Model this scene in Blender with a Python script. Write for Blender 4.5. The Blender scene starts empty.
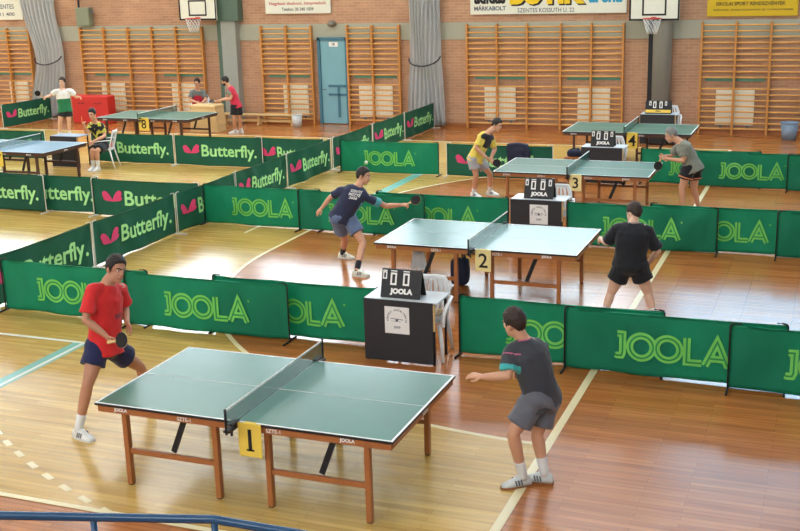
import bpy, bmesh, math, random
from mathutils import Vector, Matrix, noise
random.seed(7)
scene = bpy.context.scene
COL = scene.collection
PI = math.pi

# ------------------------------------------------------------------ helpers
def srgb(r, g, b):
    f = lambda c: c / 12.92 if c <= 0.04045 else ((c + 0.055) / 1.055) ** 2.4
    return (f(r / 255), f(g / 255), f(b / 255), 1.0)

def mat(name, col, rough=0.6, spec=0.5, var=0.12, scale=8.0, bump=0.0, bscale=60.0, metal=0.0,
        stretch=(1, 1, 1), emit=0.0, sheen=0.0, alpha=1.0, trans=0.0, rvar=0.0):
    m = bpy.data.materials.new(name)
    m.use_nodes = True
    nt = m.node_tree
    b = nt.nodes['Principled BSDF']
    tc = nt.nodes.new('ShaderNodeTexCoord')
    mp = nt.nodes.new('ShaderNodeMapping')
    mp.inputs['Scale'].default_value = stretch
    nt.links.new(tc.outputs['Object'], mp.inputs['Vector'])
    nz = nt.nodes.new('ShaderNodeTexNoise')
    nz.inputs['Scale'].default_value = scale
    nz.inputs['Detail'].default_value = 4
    nt.links.new(mp.outputs['Vector'], nz.inputs['Vector'])
    mx = nt.nodes.new('ShaderNodeMix')
    mx.data_type = 'RGBA'
    mx.inputs[6].default_value = tuple(c * (1 - var) for c in col[:3]) + (1,)
    mx.inputs[7].default_value = tuple(min(1, c * (1 + var)) for c in col[:3]) + (1,)
    nt.links.new(nz.outputs['Fac'], mx.inputs[0])
    nt.links.new(mx.outputs[2], b.inputs['Base Color'])
    b.inputs['Roughness'].default_value = rough
    b.inputs['Specular IOR Level'].default_value = spec
    b.inputs['Metallic'].default_value = metal
    if sheen: b.inputs['Sheen Weight'].default_value = sheen
    if alpha < 1: b.inputs['Alpha'].default_value = alpha
    if trans: b.inputs['Transmission Weight'].default_value = trans
    if emit:
        nt.links.new(mx.outputs[2], b.inputs['Emission Color'])
        b.inputs['Emission Strength'].default_value = emit
    if bump:
        n2 = nt.nodes.new('ShaderNodeTexNoise')
        n2.inputs['Scale'].default_value = bscale
        n2.inputs['Detail'].default_value = 3
        nt.links.new(mp.outputs['Vector'], n2.inputs['Vector'])
        bp = nt.nodes.new('ShaderNodeBump')
        bp.inputs['Strength'].default_value = bump
        bp.inputs['Distance'].default_value = 0.02
        nt.links.new(n2.outputs['Fac'], bp.inputs['Height'])
        nt.links.new(bp.outputs['Normal'], b.inputs['Normal'])
    return m

def plank_mat(name, c1, c2, cm, rough=0.25):
    m = bpy.data.materials.new(name)
    m.use_nodes = True
    nt = m.node_tree; L = nt.links
    b = nt.nodes['Principled BSDF']
    tc = nt.nodes.new('ShaderNodeTexCoord')
    br = nt.nodes.new('ShaderNodeTexBrick')
    br.offset = 0.37; br.squash = 1.0
    br.inputs['Color1'].default_value = c1
    br.inputs['Color2'].default_value = c2
    br.inputs['Mortar'].default_value = cm
    br.inputs['Scale'].default_value = 1.0
    br.inputs['Mortar Size'].default_value = 0.0022
    br.inputs['Mortar Smooth'].default_value = 0.4
    br.inputs['Bias'].default_value = 0.0
    br.inputs['Brick Width'].default_value = 0.95
    br.inputs['Row Height'].default_value = 0.065
    L.new(tc.outputs['Object'], br.inputs['Vector'])
    mp = nt.nodes.new('ShaderNodeMapping')
    mp.inputs['Scale'].default_value = (0.5, 9.0, 1.0)
    L.new(tc.outputs['Object'], mp.inputs['Vector'])
    nz = nt.nodes.new('ShaderNodeTexNoise')
    nz.inputs['Scale'].default_value = 1.6; nz.inputs['Detail'].default_value = 6
    L.new(mp.outputs['Vector'], nz.inputs['Vector'])
    rp = nt.nodes.new('ShaderNodeValToRGB')
    rp.color_ramp.elements[0].position = 0.3; rp.color_ramp.elements[0].color = (0.72, 0.68, 0.62, 1)
    rp.color_ramp.elements[1].position = 0.7; rp.color_ramp.elements[1].color = (1.16, 1.12, 1.08, 1)
    L.new(nz.outputs['Fac'], rp.inputs['Fac'])
    mx = nt.nodes.new('ShaderNodeMix'); mx.data_type = 'RGBA'; mx.blend_type = 'MULTIPLY'
    mx.inputs[0].default_value = 1.0
    L.new(br.outputs['Color'], mx.inputs[6]); L.new(rp.outputs['Color'], mx.inputs[7])
    L.new(mx.outputs[2], b.inputs['Base Color'])
    mr = nt.nodes.new('ShaderNodeMapRange')
    mr.inputs['To Min'].default_value = rough * 0.8; mr.inputs['To Max'].default_value = rough * 1.25
    L.new(nz.outputs['Fac'], mr.inputs['Value'])
    L.new(mr.outputs['Result'], b.inputs['Roughness'])
    bp = nt.nodes.new('ShaderNodeBump'); bp.inputs['Strength'].default_value = 0.06; bp.inputs['Distance'].default_value = 0.01
    L.new(nz.outputs['Fac'], bp.inputs['Height']); L.new(bp.outputs['Normal'], b.inputs['Normal'])
    b.inputs['Specular IOR Level'].default_value = 0.62
    return m

def brick_mat(name, c1, c2, cm):
    m = bpy.data.materials.new(name)
    m.use_nodes = True
    nt = m.node_tree; L = nt.links
    b = nt.nodes['Principled BSDF']
    tc = nt.nodes.new('ShaderNodeTexCoord')
    mp = nt.nodes.new('ShaderNodeMapping')
    mp.inputs['Rotation'].default_value = (PI / 2, 0, 0)
    L.new(tc.outputs['Object'], mp.inputs['Vector'])
    br = nt.nodes.new('ShaderNodeTexBrick')
    br.inputs['Color1'].default_value = c1; br.inputs['Color2'].default_value = c2; br.inputs['Mortar'].default_value = cm
    br.inputs['Scale'].default_value = 1.0
    br.inputs['Mortar Size'].default_value = 0.008
    br.inputs['Brick Width'].default_value = 0.26; br.inputs['Row Height'].default_value = 0.078
    L.new(mp.outputs['Vector'], br.inputs['Vector'])
    nz = nt.nodes.new('ShaderNodeTexNoise'); nz.inputs['Scale'].default_value = 1.1; nz.inputs['Detail'].default_value = 5
    L.new(mp.outputs['Vector'], nz.inputs['Vector'])
    rp = nt.nodes.new('ShaderNodeValToRGB')
    rp.color_ramp.elements[0].position = 0.3; rp.color_ramp.elements[0].color = (0.85, 0.82, 0.8, 1)
    rp.color_ramp.elements[1].position = 0.7; rp.color_ramp.elements[1].color = (1.1, 1.1, 1.1, 1)
    L.new(nz.outputs['Fac'], rp.inputs['Fac'])
    mx = nt.nodes.new('ShaderNodeMix'); mx.data_type = 'RGBA'; mx.blend_type = 'MULTIPLY'; mx.inputs[0].default_value = 1.0
    L.new(br.outputs['Color'], mx.inputs[6]); L.new(rp.outputs['Color'], mx.inputs[7])
    L.new(mx.outputs[2], b.inputs['Base Color'])
    b.inputs['Roughness'].default_value = 0.85
    return m

def link(o, parent=None):
    COL.objects.link(o)
    if parent is not None: o.parent = parent
    return o

def obj(name, bm, m, parent=None, smooth=False, loc=None):
    me = bpy.data.meshes.new(name)
    bmesh.ops.recalc_face_normals(bm, faces=bm.faces)
    bm.to_mesh(me); bm.free()
    for mm in (m if isinstance(m, (list, tuple)) else [m]): me.materials.append(mm)
    if smooth:
        for p in me.polygons: p.use_smooth = True
    o = bpy.data.objects.new(name, me)
    link(o, parent)
    if loc: o.location = loc
    return o

def obj_me(name, me, m, parent=None):
    if m is not None:
        me.materials.clear()
        for mm in (m if isinstance(m, (list, tuple)) else [m]): me.materials.append(mm)
    o = bpy.data.objects.new(name, me)
    return link(o, parent)

def tag(o, label, cat, group=None, kind=None):
    o['label'] = label; o['category'] = cat
    if group: o['group'] = group
    if kind: o['kind'] = kind
    return o

def thing(name, label, cat, loc=(0, 0, 0), rz=0.0, group=None):
    o = bpy.data.objects.new(name, None)
    o.empty_display_size = 0.1
    COL.objects.link(o)
    o.location = loc; o.rotation_euler = (0, 0, rz)
    return tag(o, label, cat, group)

def struct(name, bm, m, parent=None, label=None):
    o = obj(name, bm, m, parent)
    if parent is None: o['kind'] = 'structure'
    if label: o['label'] = label
    return o

def dup(root, loc, rz, label=None, group=None):
    r = root.copy(); COL.objects.link(r)
    r.location = loc; r.rotation_euler = (0, 0, rz)
    if label: r['label'] = label
    if group: r['group'] = group
    for ch in list(root.children):
        c = ch.copy(); COL.objects.link(c); c.parent = r
        for g in list(ch.children):
            d = g.copy(); COL.objects.link(d); d.parent = c
    return r

def box(bm, x0, x1, y0, y1, z0, z1, mi=0, bev=0.0):
    vs = [bm.verts.new(p) for p in ((x0, y0, z0), (x1, y0, z0), (x1, y1, z0), (x0, y1, z0),
                                    (x0, y0, z1), (x1, y0, z1), (x1, y1, z1), (x0, y1, z1))]
    fs = []
    for q in ((0, 3, 2, 1), (4, 5, 6, 7), (0, 1, 5, 4), (1, 2, 6, 5), (2, 3, 7, 6), (3, 0, 4, 7)):
        f = bm.faces.new([vs[i] for i in q]); f.material_index = mi; fs.append(f)
    if bev:
        es = list({e for f in fs for e in f.edges})
        r = bmesh.ops.bevel(bm, geom=es, offset=bev, segments=2, affect='EDGES', profile=0.5)
        for f in r['faces']: f.material_index = mi
    return bm

def bar(bm, a, b, w, d, up=(0, 0, 1), mi=0):
    """rectangular bar from a to b, w across, d in the 'up' sense"""
    a = Vector(a); b = Vector(b); t = (b - a).normalized()
    u = Vector(up)
    s = t.cross(u)
    if s.length < 1e-4: s = t.cross(Vector((1, 0, 0)))
    s.normalize(); u = s.cross(t).normalized()
    vs = []
    for p in (a, b):
        for i, j in ((-1, -1), (1, -1), (1, 1), (-1, 1)):
            vs.append(bm.verts.new(p + s * (i * w / 2) + u * (j * d / 2)))
    for q in ((0, 1, 2, 3), (7, 6, 5, 4), (0, 4, 5, 1), (1, 5, 6, 2), (2, 6, 7, 3), (3, 7, 4, 0)):
        f = bm.faces.new([vs[i] for i in q]); f.material_index = mi
    return bm

def tube(bm, pts, rads, side=(1, 0, 0), n=12, cap='round', mi=0):
    """sweep of elliptical rings; rads: list of r or (a,b); side: one vector or list"""
    pts = [Vector(p) for p in pts]
    N = len(pts)
    rads = [(r, r) if not isinstance(r, (tuple, list)) else r for r in (rads if isinstance(rads, list) else [rads] * N)]
    sides = side if isinstance(side, list) else [side] * N
    P, R, S, T = [], [], [], []
    for i in range(N):
        t = (pts[min(i + 1, N - 1)] - pts[max(i - 1, 0)]).normalized()
        s = Vector(sides[i]); s = s - t * s.dot(t)
        if s.length < 1e-3:
            s = t.orthogonal()
        s.normalize()
        P.append(pts[i]); R.append(rads[i]); S.append(s); T.append(t)
    rings = []
    def ring(p, a, b, s, t):
        w = t.cross(s)
        return [bm.verts.new(p + s * (a * math.cos(2 * PI * k / n)) + w * (b * math.sin(2 * PI * k / n))) for k in range(n)]
    if cap == 'round':
        m0 = min(R[0])
        for q in (0.95, 0.6):
            rings.append(ring(P[0] - T[0] * m0 * q, R[0][0] * math.sqrt(1 - q * q), R[0][1] * math.sqrt(1 - q * q), S[0], T[0]))
    for i in range(N): rings.append(ring(P[i], R[i][0], R[i][1], S[i], T[i]))
    if cap == 'round':
        m1 = min(R[-1])
        for q in (0.6, 0.95):
            rings.append(ring(P[-1] + T[-1] * m1 * q, R[-1][0] * math.sqrt(1 - q * q), R[-1][1] * math.sqrt(1 - q * q), S[-1], T[-1]))
    for i in range(len(rings) - 1):
        A, B = rings[i], rings[i + 1]
        for k in range(n):
            f = bm.faces.new((A[k], A[(k + 1) % n], B[(k + 1) % n], B[k])); f.material_index = mi; f.smooth = True
    f = bm.faces.new(rings[0][::-1]); f.material_index = mi
    f = bm.faces.new(rings[-1]); f.material_index = mi
    return bm

def ellipsoid(bm, c, r, M=None, nu=16, nv=10):
    c = Vector(c)
    rows = []
    for j in range(1, nv):
        th = PI * j / nv
        row = []
        for i in range(nu):
            ph = 2 * PI * i / nu
            v = Vector((r[0] * math.sin(th) * math.cos(ph), r[1] * math.sin(th) * math.sin(ph), r[2] * math.cos(th))) + c
            row.append(bm.verts.new(M @ v if M else v))
        rows.append(row)
    t = Vector((0, 0, r[2])) + c; b = Vector((0, 0, -r[2])) + c
    t = bm.verts.new(M @ t if M else t); b = bm.verts.new(M @ b if M else b)
    for i in range(nu):
        bm.faces.new((t, rows[0][i], rows[0][(i + 1) % nu]))
        bm.faces.new((b, rows[-1][(i + 1) % nu], rows[-1][i]))
        for j in range(nv - 2):
            bm.faces.new((rows[j][i], rows[j + 1][i], rows[j + 1][(i + 1) % nu], rows[j][(i + 1) % nu]))
    return bm

def eval_mesh(o):
    dg = bpy.context.evaluated_depsgraph_get()
    dg.update()
    return bpy.data.meshes.new_from_object(o.evaluated_get(dg), depsgraph=dg)

def remesh(bm, voxel, smooth=3):
    me = bpy.data.meshes.new('tmp')
    bmesh.ops.recalc_face_normals(bm, faces=bm.faces)
    bm.to_mesh(me); bm.free()
    o = bpy.data.objects.new('tmp', me); COL.objects.link(o)
    md = o.modifiers.new('r', 'REMESH'); md.mode = 'VOXEL'; md.voxel_size = voxel; md.use_smooth_shade = True
    if smooth:
        ms = o.modifiers.new('s', 'SMOOTH'); ms.iterations = smooth; ms.factor = 0.5
    r = eval_mesh(o)
    bpy.data.objects.remove(o); bpy.data.meshes.remove(me)
    for p in r.polygons: p.use_smooth = True
    return r

_txt = {}
def text_geo(s, bold=0.0, space=1.0):
    """glyph outline mesh of a string: list of 2-d verts and faces, height of capitals = about 0.7"""
    k = (s, bold, space)
    if k not in _txt:
        cu = bpy.data.curves.new('t', 'FONT'); cu.body = s; cu.offset = bold; cu.space_character = space
        cu.resolution_u = 3
        o = bpy.data.objects.new('t', cu); COL.objects.link(o)
        me = eval_mesh(o)
        V = [(v.co.x, v.co.y) for v in me.vertices]; F = [tuple(p.vertices) for p in me.polygons]
        bpy.data.objects.remove(o); bpy.data.curves.remove(cu); bpy.data.meshes.remove(me)
        x0 = min(v[0] for v in V); x1 = max(v[0] for v in V); y0 = min(v[1] for v in V); y1 = max(v[1] for v in V)
        _txt[k] = ([(x - x0, y - y0) for x, y in V], F, x1 - x0, y1 - y0)
    return _txt[k]

def text(bm, s, x, z, w=None, h=None, y=0.0, center=True, bold=0.0, mi=0, fn=None, shear=0.0):
    """text in the local XZ plane (facing -y), fitted to width w and height h"""
    V, F, W, H = text_geo(s, bold)
    sx = (w / W) if w else (h / H); sz = (h / H) if h else sx
    if not w: sx = sz
    ox = x - (W * sx / 2 if center else 0)
    vs = []
    for a, b in V:
        px, pz = ox + a * sx + shear * b * sz, z + b * sz
        vs.append(bm.verts.new((px, y + (fn(px, pz) if fn else 0), pz)))
    for f in F:
        try:
            g = bm.faces.new([vs[i] for i in f]); g.material_index = mi
        except ValueError: pass
    return bm

def ribbon(bm, pts, w, y=0.0, mi=0, closed=False, fn=None):
    """flat stroke in the XZ plane along pts (x,z) with mitred joints"""
    n = len(pts)
    L, R = [], []
    for i in range(n):
        p = Vector(pts[i])
        a = Vector(pts[i - 1]) if (i > 0 or closed) else None
        b = Vector(pts[(i + 1) % n]) if (i < n - 1 or closed) else None
        d1 = (p - a).normalized() if a is not None else None
        d2 = (b - p).normalized() if b is not None else None
        if d1 is None: d1 = d2
        if d2 is None: d2 = d1
        t = (d1 + d2)
        t = t.normalized() if t.length > 1e-5 else d1
        nn = Vector((-t.y, t.x))
        k = 1 / max(0.45, nn.dot(Vector((-d1.y, d1.x))))
        for lst, sg in ((L, 1), (R, -1)):
            q = p + nn * (sg * w / 2 * k)
            lst.append(bm.verts.new((q.x, y + (fn(q.x, q.y) if fn else 0), q.y)))
    for i in range(n if closed else n - 1):
        j = (i + 1) % n
        f = bm.faces.new((L[i], R[i], R[j], L[j])); f.material_index = mi
    return bm

# ------------------------------------------------------------------ materials
M = {}
M['floor'] = plank_mat('red_parquet', srgb(192, 122, 62), srgb(172, 102, 48), srgb(120, 68, 36), 0.21)
M['honey'] = plank_mat('honey_parquet', srgb(218, 184, 106), srgb(202, 164, 84), srgb(156, 120, 60), 0.21)
M['brick'] = brick_mat('salmon_brick', srgb(194, 148, 116), srgb(180, 134, 102), srgb(196, 162, 132))
M['band'] = mat('painted_concrete', srgb(172, 170, 150), 0.7, 0.3, 0.06, 3)
M['plaster'] = mat('white_plaster', srgb(218, 224, 228), 0.8, 0.2, 0.03, 2)
M['column'] = mat('grey_column_paint', srgb(158, 160, 150), 0.55, 0.4, 0.05, 4)
M['dkcolumn'] = mat('dark_green_metal', srgb(86, 108, 92), 0.5, 0.4, 0.05, 4)
M['line'] = mat('cream_line_paint', srgb(236, 222, 176), 0.3, 0.5, 0.05, 6)
M['wline'] = mat('white_line_paint', srgb(238, 238, 228), 0.3, 0.5, 0.04, 6)
M['tline'] = mat('teal_line_paint', srgb(120, 184, 172), 0.3, 0.5, 0.06, 6)
M['winframe'] = mat('window_frame_paint', srgb(120, 128, 128), 0.5, 0.4, 0.05, 4)
def emit_mat(name, col, s):
    m = mat(name, col, 0.4, 0.5, 0.03, 0.4, emit=s)
    return m
M['sky_clear'] = emit_mat('bright_daylight_pane', (0.74, 0.88, 1.0, 1), 19.0)
M['front_fill'] = emit_mat('added_front_light_pane', (1.0, 0.99, 0.97, 1), 11.5)  # glow of the added panes that light the players from the front
M['sky_dim'] = emit_mat('curtained_daylight_pane', (0.36, 0.72, 1.0, 1), 12.5)
M['sky_mid'] = emit_mat('hazy_daylight_pane', (0.74, 0.88, 1.0, 1), 14.0)
M['skylight'] = emit_mat('skylight_pane', (0.97, 0.985, 1.0, 1), 13.0)
M['skylight_near'] = emit_mat('shaded_skylight_pane', (0.97, 0.985, 1.0, 1), 3.0)
M['orange'] = mat('varnished_orange_wood', srgb(232, 172, 92), 0.42, 0.5, 0.14, 5, stretch=(1, 1, 4))
M['orange2'] = mat('varnished_upright_wood', srgb(208, 142, 70), 0.45, 0.5, 0.14, 5, stretch=(4, 4, 1))
M['radiator'] = mat('cream_panel_paint', srgb(244, 236, 214), 0.5, 0.4, 0.04, 4)
M['greenstrip'] = mat('sea_green_board', srgb(96, 142, 120), 0.6, 0.3, 0.08, 3)
M['blue_door'] = mat('pale_blue_door_paint', srgb(124, 174, 184), 0.45, 0.5, 0.05, 4)
M['blue_dark'] = mat('steel_blue_paint', srgb(66, 116, 134), 0.45, 0.5, 0.05, 4)
M['rail'] = mat('blue_rail_enamel', srgb(30, 74, 112), 0.2, 0.6, 0.06, 5)
M['curtain'] = mat('grey_curtain_cloth', srgb(236, 236, 234), 0.85, 0.2, 0.07, 3, sheen=0.2)
M['rope'] = mat('dark_rope', srgb(52, 54, 60), 0.8, 0.2)
M['wood'] = mat('table_leg_wood', srgb(170, 104, 56), 0.45, 0.5, 0.15, 10, stretch=(3, 3, 0.5))
M['wooddark'] = mat('dark_leg_wood', srgb(84, 54, 42), 0.5, 0.4, 0.15, 10, stretch=(3, 3, 0.5))
M['green_top'] = mat('green_table_top', srgb(66, 122, 106), 0.24, 0.5, 0.04, 2)
M['glare_top'] = mat('glare_paled_green_top', srgb(78, 128, 118), 0.26, 0.5, 0.04, 2)  # green top made paler, window glare put into its colour
M['dgreen_top'] = mat('dark_green_table_top', srgb(70, 108, 86), 0.4, 0.5, 0.05, 2)
M['blue_top'] = mat('blue_table_top', srgb(86, 128, 150), 0.35, 0.5, 0.04, 2)
M['white'] = mat('white_paint', srgb(240, 240, 236), 0.5, 0.4, 0.02, 4)
M['black'] = mat('matt_black', srgb(30, 30, 32), 0.5, 0.4, 0.1, 6)
M['softblack'] = mat('black_panel_board', srgb(46, 46, 50), 0.55, 0.4, 0.08, 3)
M['greytop'] = mat('pale_grey_laminate', srgb(206, 212, 216), 0.35, 0.5, 0.04, 4)
M['yellow'] = mat('yellow_card', srgb(240, 206, 84), 0.55, 0.4, 0.03, 4)
M['cream_card'] = mat('cream_card', srgb(246, 226, 156), 0.55, 0.4, 0.03, 4)
M['plastic'] = mat('white_plastic', srgb(236, 236, 236), 0.35, 0.5, 0.02, 4)
M['cloth'] = mat('green_barrier_cloth', srgb(38, 156, 118), 0.5, 0.35, 0.14, 2.2, bump=0.55, bscale=3.5, stretch=(1.6, 1, 0.8))
M['cloth2'] = mat('dark_green_barrier_cloth', srgb(48, 118, 94), 0.55, 0.35, 0.14, 2.2, bump=0.55, bscale=3.5, stretch=(1.6, 1, 0.8))
M['logo'] = mat('light_green_print', srgb(116, 206, 96), 0.5, 0.3, 0.04, 4)
M['logo_in'] = mat('mid_green_print', srgb(44, 148, 84), 0.5, 0.3, 0.04, 4)
M['letter'] = mat('pale_green_print', srgb(172, 240, 160), 0.5, 0.3, 0.03, 4)
M['pink'] = mat('pink_print', srgb(222, 70, 122), 0.5, 0.3, 0.05, 4)
M['net'] = mat('dark_green_netting', srgb(70, 112, 98), 0.8, 0.2, 0.1, 40, alpha=0.42)
M['steel'] = mat('grey_steel', srgb(120, 124, 126), 0.35, 0.5, 0.05, 5, metal=0.8)
M['red'] = mat('red_vinyl', srgb(206, 52, 44), 0.5, 0.4, 0.06, 3)
M['beige'] = mat('pale_beech_wood', srgb(222, 190, 134), 0.5, 0.4, 0.1, 6, stretch=(1, 1, 5))
M['bin'] = mat('pale_grey_bin_plastic', srgb(212, 216, 212), 0.5, 0.4, 0.03, 3)
M['bluebin'] = mat('grey_blue_bin_plastic', srgb(130, 146, 164), 0.5, 0.4, 0.03, 3)
M['navy'] = mat('navy_nylon', srgb(38, 44, 66), 0.7, 0.3, 0.15, 8, bump=0.4, bscale=14)
M['text_black'] = mat('black_print', srgb(38, 36, 36), 0.6, 0.3)
M['text_red'] = mat('red_print', srgb(196, 70, 60), 0.6, 0.3)
M['text_yellow'] = mat('yellow_print', srgb(240, 200, 40), 0.6, 0.3)
M['text_blue'] = mat('cyan_print', srgb(60, 160, 200), 0.6, 0.3)
M['text_grey'] = mat('grey_print', srgb(96, 100, 112), 0.6, 0.3)
M['banner'] = mat('white_banner_vinyl', srgb(232, 230, 212), 0.5, 0.4, 0.03, 2)
M['ybanner'] = mat('mustard_banner_vinyl', srgb(214, 176, 20), 0.5, 0.4, 0.05, 2)
M['rubber_red'] = mat('red_bat_rubber', srgb(150, 34, 32), 0.6, 0.3)
M['rubber_black'] = mat('black_bat_rubber', srgb(26, 24, 26), 0.6, 0.3)
M['box_grey'] = mat('grey_green_cabinet', srgb(136, 142, 116), 0.5, 0.4, 0.05, 4)
M['stage'] = mat('grey_step_concrete', srgb(150, 148, 142), 0.8, 0.3, 0.06, 4)
M['lamp'] = mat('dull_lamp_glass', srgb(120, 112, 96), 0.3, 0.5, 0.1, 10)

# ------------------------------------------------------------------ setting
WY = 29.5            # inner face of the back wall
X0, X1, Y0, HC = -44.0, 6.0, -4.0, 10.0
bm = bmesh.new(); box(bm, X0, X1, Y0, WY, -0.2, 0.0)
floor = struct('floor', bm, M['floor'])

D_PTS = []
for k in range(0, 41): a = -PI / 2 - k * PI / 80; D_PTS.append((-2.28 + 6 * math.cos(a), 15.33 + 6 * math.sin(a)))
for k in range(0, 41): a = PI - k * PI / 80; D_PTS.append((-2.28 + 6 * math.cos(a), 18.33 + 6 * math.sin(a)))

bm = bmesh.new()
poly = [(-2.28, 6.9)] + [(-2.28, 9.33)] + D_PTS[1:-1] + [(-2.28, 24.33), (-2.28, 26.83), (-42.3, 26.83), (-42.3, 6.9)]
f = bm.faces.new([bm.verts.new((x, y, 0.002)) for x, y in poly])
bmesh.ops.triangulate(bm, faces=[f])
struct('pale_boards', bm, M['honey'], floor, 'honey coloured parquet of the court outside the goal area')

def flat_line(pts, w, z=0.004, bm=None):
    bm = bm or bmesh.new()
    n = len(pts); A = []; B = []
    for i in range(n):
        a = Vector(pts[max(i - 1, 0)]); b = Vector(pts[min(i + 1, n - 1)])
        t = (b - a).normalized(); nn = Vector((-t.y, t.x)); p = Vector(pts[i])
        A.append(bm.verts.new((*(p + nn * w / 2), z))); B.append(bm.verts.new((*(p - nn * w / 2), z)))
    for i in range(n - 1): bm.faces.new((A[i], B[i], B[i + 1], A[i + 1]))
    return bm
struct('court_line', flat_line(D_PTS, 0.06), M['line'], floor, 'curved cream goal area line')
struct('court_line', flat_line([(-2.28, 6.9), (-2.28, 26.83)], 0.08, 0.005), M['line'], floor, 'straight cream line across the court under the right hand players')
struct('court_line', flat_line([(-42.3, 6.93), (-2.28, 6.93)], 0.06, 0.005), M['line'], floor, 'near cream sideline')
struct('court_line', flat_line([(-42.3, 26.83), (-2.28, 26.83)], 0.06, 0.005), M['line'], floor, 'far cream sideline')
struct('court_line', flat_line([(-9.28, 16.33), (-9.28, 17.33)], 0.06, 0.005), M['line'], floor, 'short cream penalty mark')
bm = bmesh.new()
for k in range(26):
    a0 = math.radians(250 - k * 2.1) ; a1 = a0 - math.radians(1.0)
    pts = [(-2.28 + 8.95 * math.cos(a0 + (a1 - a0) * j / 3), 15.33 + 8.95 * math.sin(a0 + (a1 - a0) * j / 3)) for j in range(4)]
    flat_line(pts, 0.06, 0.0045, bm)
struct('court_line', bm, M['line'], floor, 'dashed cream free throw arc')
struct('court_line', flat_line([(-8.35, 5.0), (-8.35, 10.6)], 0.2, 0.003), M['tline'], floor, 'teal line')
struct('court_line', flat_line([(-8.31, 5.0), (-8.31, 10.6)], 0.05, 0.0055), M['wline'], floor, 'white line along the teal one')
struct('court_line', flat_line([(-20, 10.57), (-8.33, 10.57)], 0.06, 0.0055), M['wline'], floor, 'white line towards the left')
struct('court_line', flat_line([(-8.33, 19.9), (-8.33, 23.1)], 0.22, 0.003), M['tline'], floor, 'teal line')

bm = bmesh.new(); box(bm, X0, X1, WY, WY + 0.3, -0.2, HC); struct('wall_back', bm, M['brick'])
bm = bmesh.new(); box(bm, X0, X1, Y0 - 0.3, Y0, -0.2, HC); struct('wall_front', bm, M['plaster'])
bm = bmesh.new(); box(bm, X0 - 0.3, X0, Y0 - 0.3, WY + 0.3, -0.2, HC); struct('wall_left', bm, M['plaster'])
bm = bmesh.new(); box(bm, X1, X1 + 0.3, Y0 - 0.3, WY + 0.3, -0.2, HC); struct('wall_right', bm, M['plaster'])
bm = bmesh.new(); box(bm, X0 - 0.3, X1 + 0.3, Y0 - 0.3, WY + 0.3, HC, HC + 0.2); struct('ceiling', bm, M['plaster'])
bm = bmesh.new(); box(bm, X0, X1, WY - 0.03, WY, 2.38, 2.84); struct('trim_1', bm, M['band'])
bm = bmesh.new(); box(bm, X0, X1, WY - 0.02, WY, 0.0, 0.1); struct('baseboard_back', bm, M['wood'])
# stands under the viewpoint
bm = bmesh.new()
box(bm, X0, X1, Y0, -0.4, 0, 2.6)
box(bm, X0, X1, -0.4, 0.9, 0, 1.7); box(bm, X0, X1, 0.9, 2.2, 0, 0.8)
struct('trim_2', bm, M['stage'])

# columns between the window bays
def column_bm(x, r, z1, round_=True):
    bm = bmesh.new()
    if round_: tube(bm, [(x, WY - r, 0), (x, WY - r, z1)], r, n=24, cap='flat')
    else: box(bm, x - r, x + r, WY - 0.28, WY, 0, z1)
    return bm
struct('trim_3', column_bm(-4.26, 0.24, HC), M['column'])
bm = bmesh.new(); box(bm, -16.98, -16.5, WY - 0.26, WY, 0, 2.95); struct('trim_4', bm, M['column'])
bm = bmesh.new(); box(bm, -17.06, -16.36, WY - 0.3, WY, 2.95, HC); struct('trim_5', bm, M['dkcolumn'])
bm = bmesh.new(); box(bm, -4.62, -4.5, WY - 0.2, WY, 0, 2.9); struct('trim_6', bm, M['black'])
bm = bmesh.new(); box(bm, -17.14, -16.99, WY - 0.2, WY, 0, 2.95); struct('trim_7', bm, M['dkcolumn'])

# windows high in the back wall, in the roof, and unseen ones added over the stands for front light
wn = [0]
def window(x0, x1, z0, z1, y, face, pm, nx=4, nz=2):
    wn[0] += 1
    d = -1 if face < 0 else 1
    bm = bmesh.new(); t = 0.07
    ya, yb = sorted((y, y + d * 0.08))
    for k in range(nx + 1):
        xx = x0 + (x1 - x0) * k / nx; box(bm, xx - t / 2, xx + t / 2, ya, yb, z0, z1)
    for k in range(nz + 1):
        zz = z0 + (z1 - z0) * k / nz; box(bm, x0 - t / 2, x1 + t / 2, ya, yb, zz - t / 2, zz + t / 2)
    fr = struct('window_%d' % wn[0], bm, M['winframe'])
    bm = bmesh.new(); yc, yd = sorted((y + d * 0.01, y + d * 0.03)); box(bm, x0, x1, yc, yd, z0, z1)
    obj('pane', bm, pm, fr)
for x0, x1, pm in ((-43.0, -37.5, 'sky_clear'), (-36.3, -30.6, 'sky_clear'), (-29.9, -24.3, 'sky_clear'), (-23.0, -17.2, 'sky_clear'),
                   (-16.3, -11.2, 'sky_clear'), (-10.2, -4.7, 'sky_mid'), (-3.9, 1.6, 'sky_dim'), (2.2, 5.6, 'sky_dim')):
    window(x0, x1, 4.5, 8.8 if pm == 'sky_dim' else 7.8, WY, -1, M[pm], 5, 3)
for x0, x1 in ((-40, -30), (-28.5, -19), (-17.5, -8), (-6.5, 3)):
    window(x0, x1, 6.0, 9.4, Y0, 1, M['front_fill'], 6, 2)  # unseen glowing panes added to brighten faces turned to the camera
def skylight(x0, x1, y0, y1, pm):
    wn[0] += 1
    bm = bmesh.new()
    for a, b, c, d in ((x0 - .1, x1 + .1, y0 - .1, y0), (x0 - .1, x1 + .1, y1, y1 + .1), (x0 - .1, x0, y0, y1), (x1, x1 + .1, y0, y1)):
        box(bm, a, b, c, d, HC - 0.12, HC)
    fr = struct('window_%d' % wn[0], bm, M['winframe'])
    bm = bmesh.new(); box(bm, x0, x1, y0, y1, HC - 0.05, HC - 0.02); obj('pane', bm, pm, fr)
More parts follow.
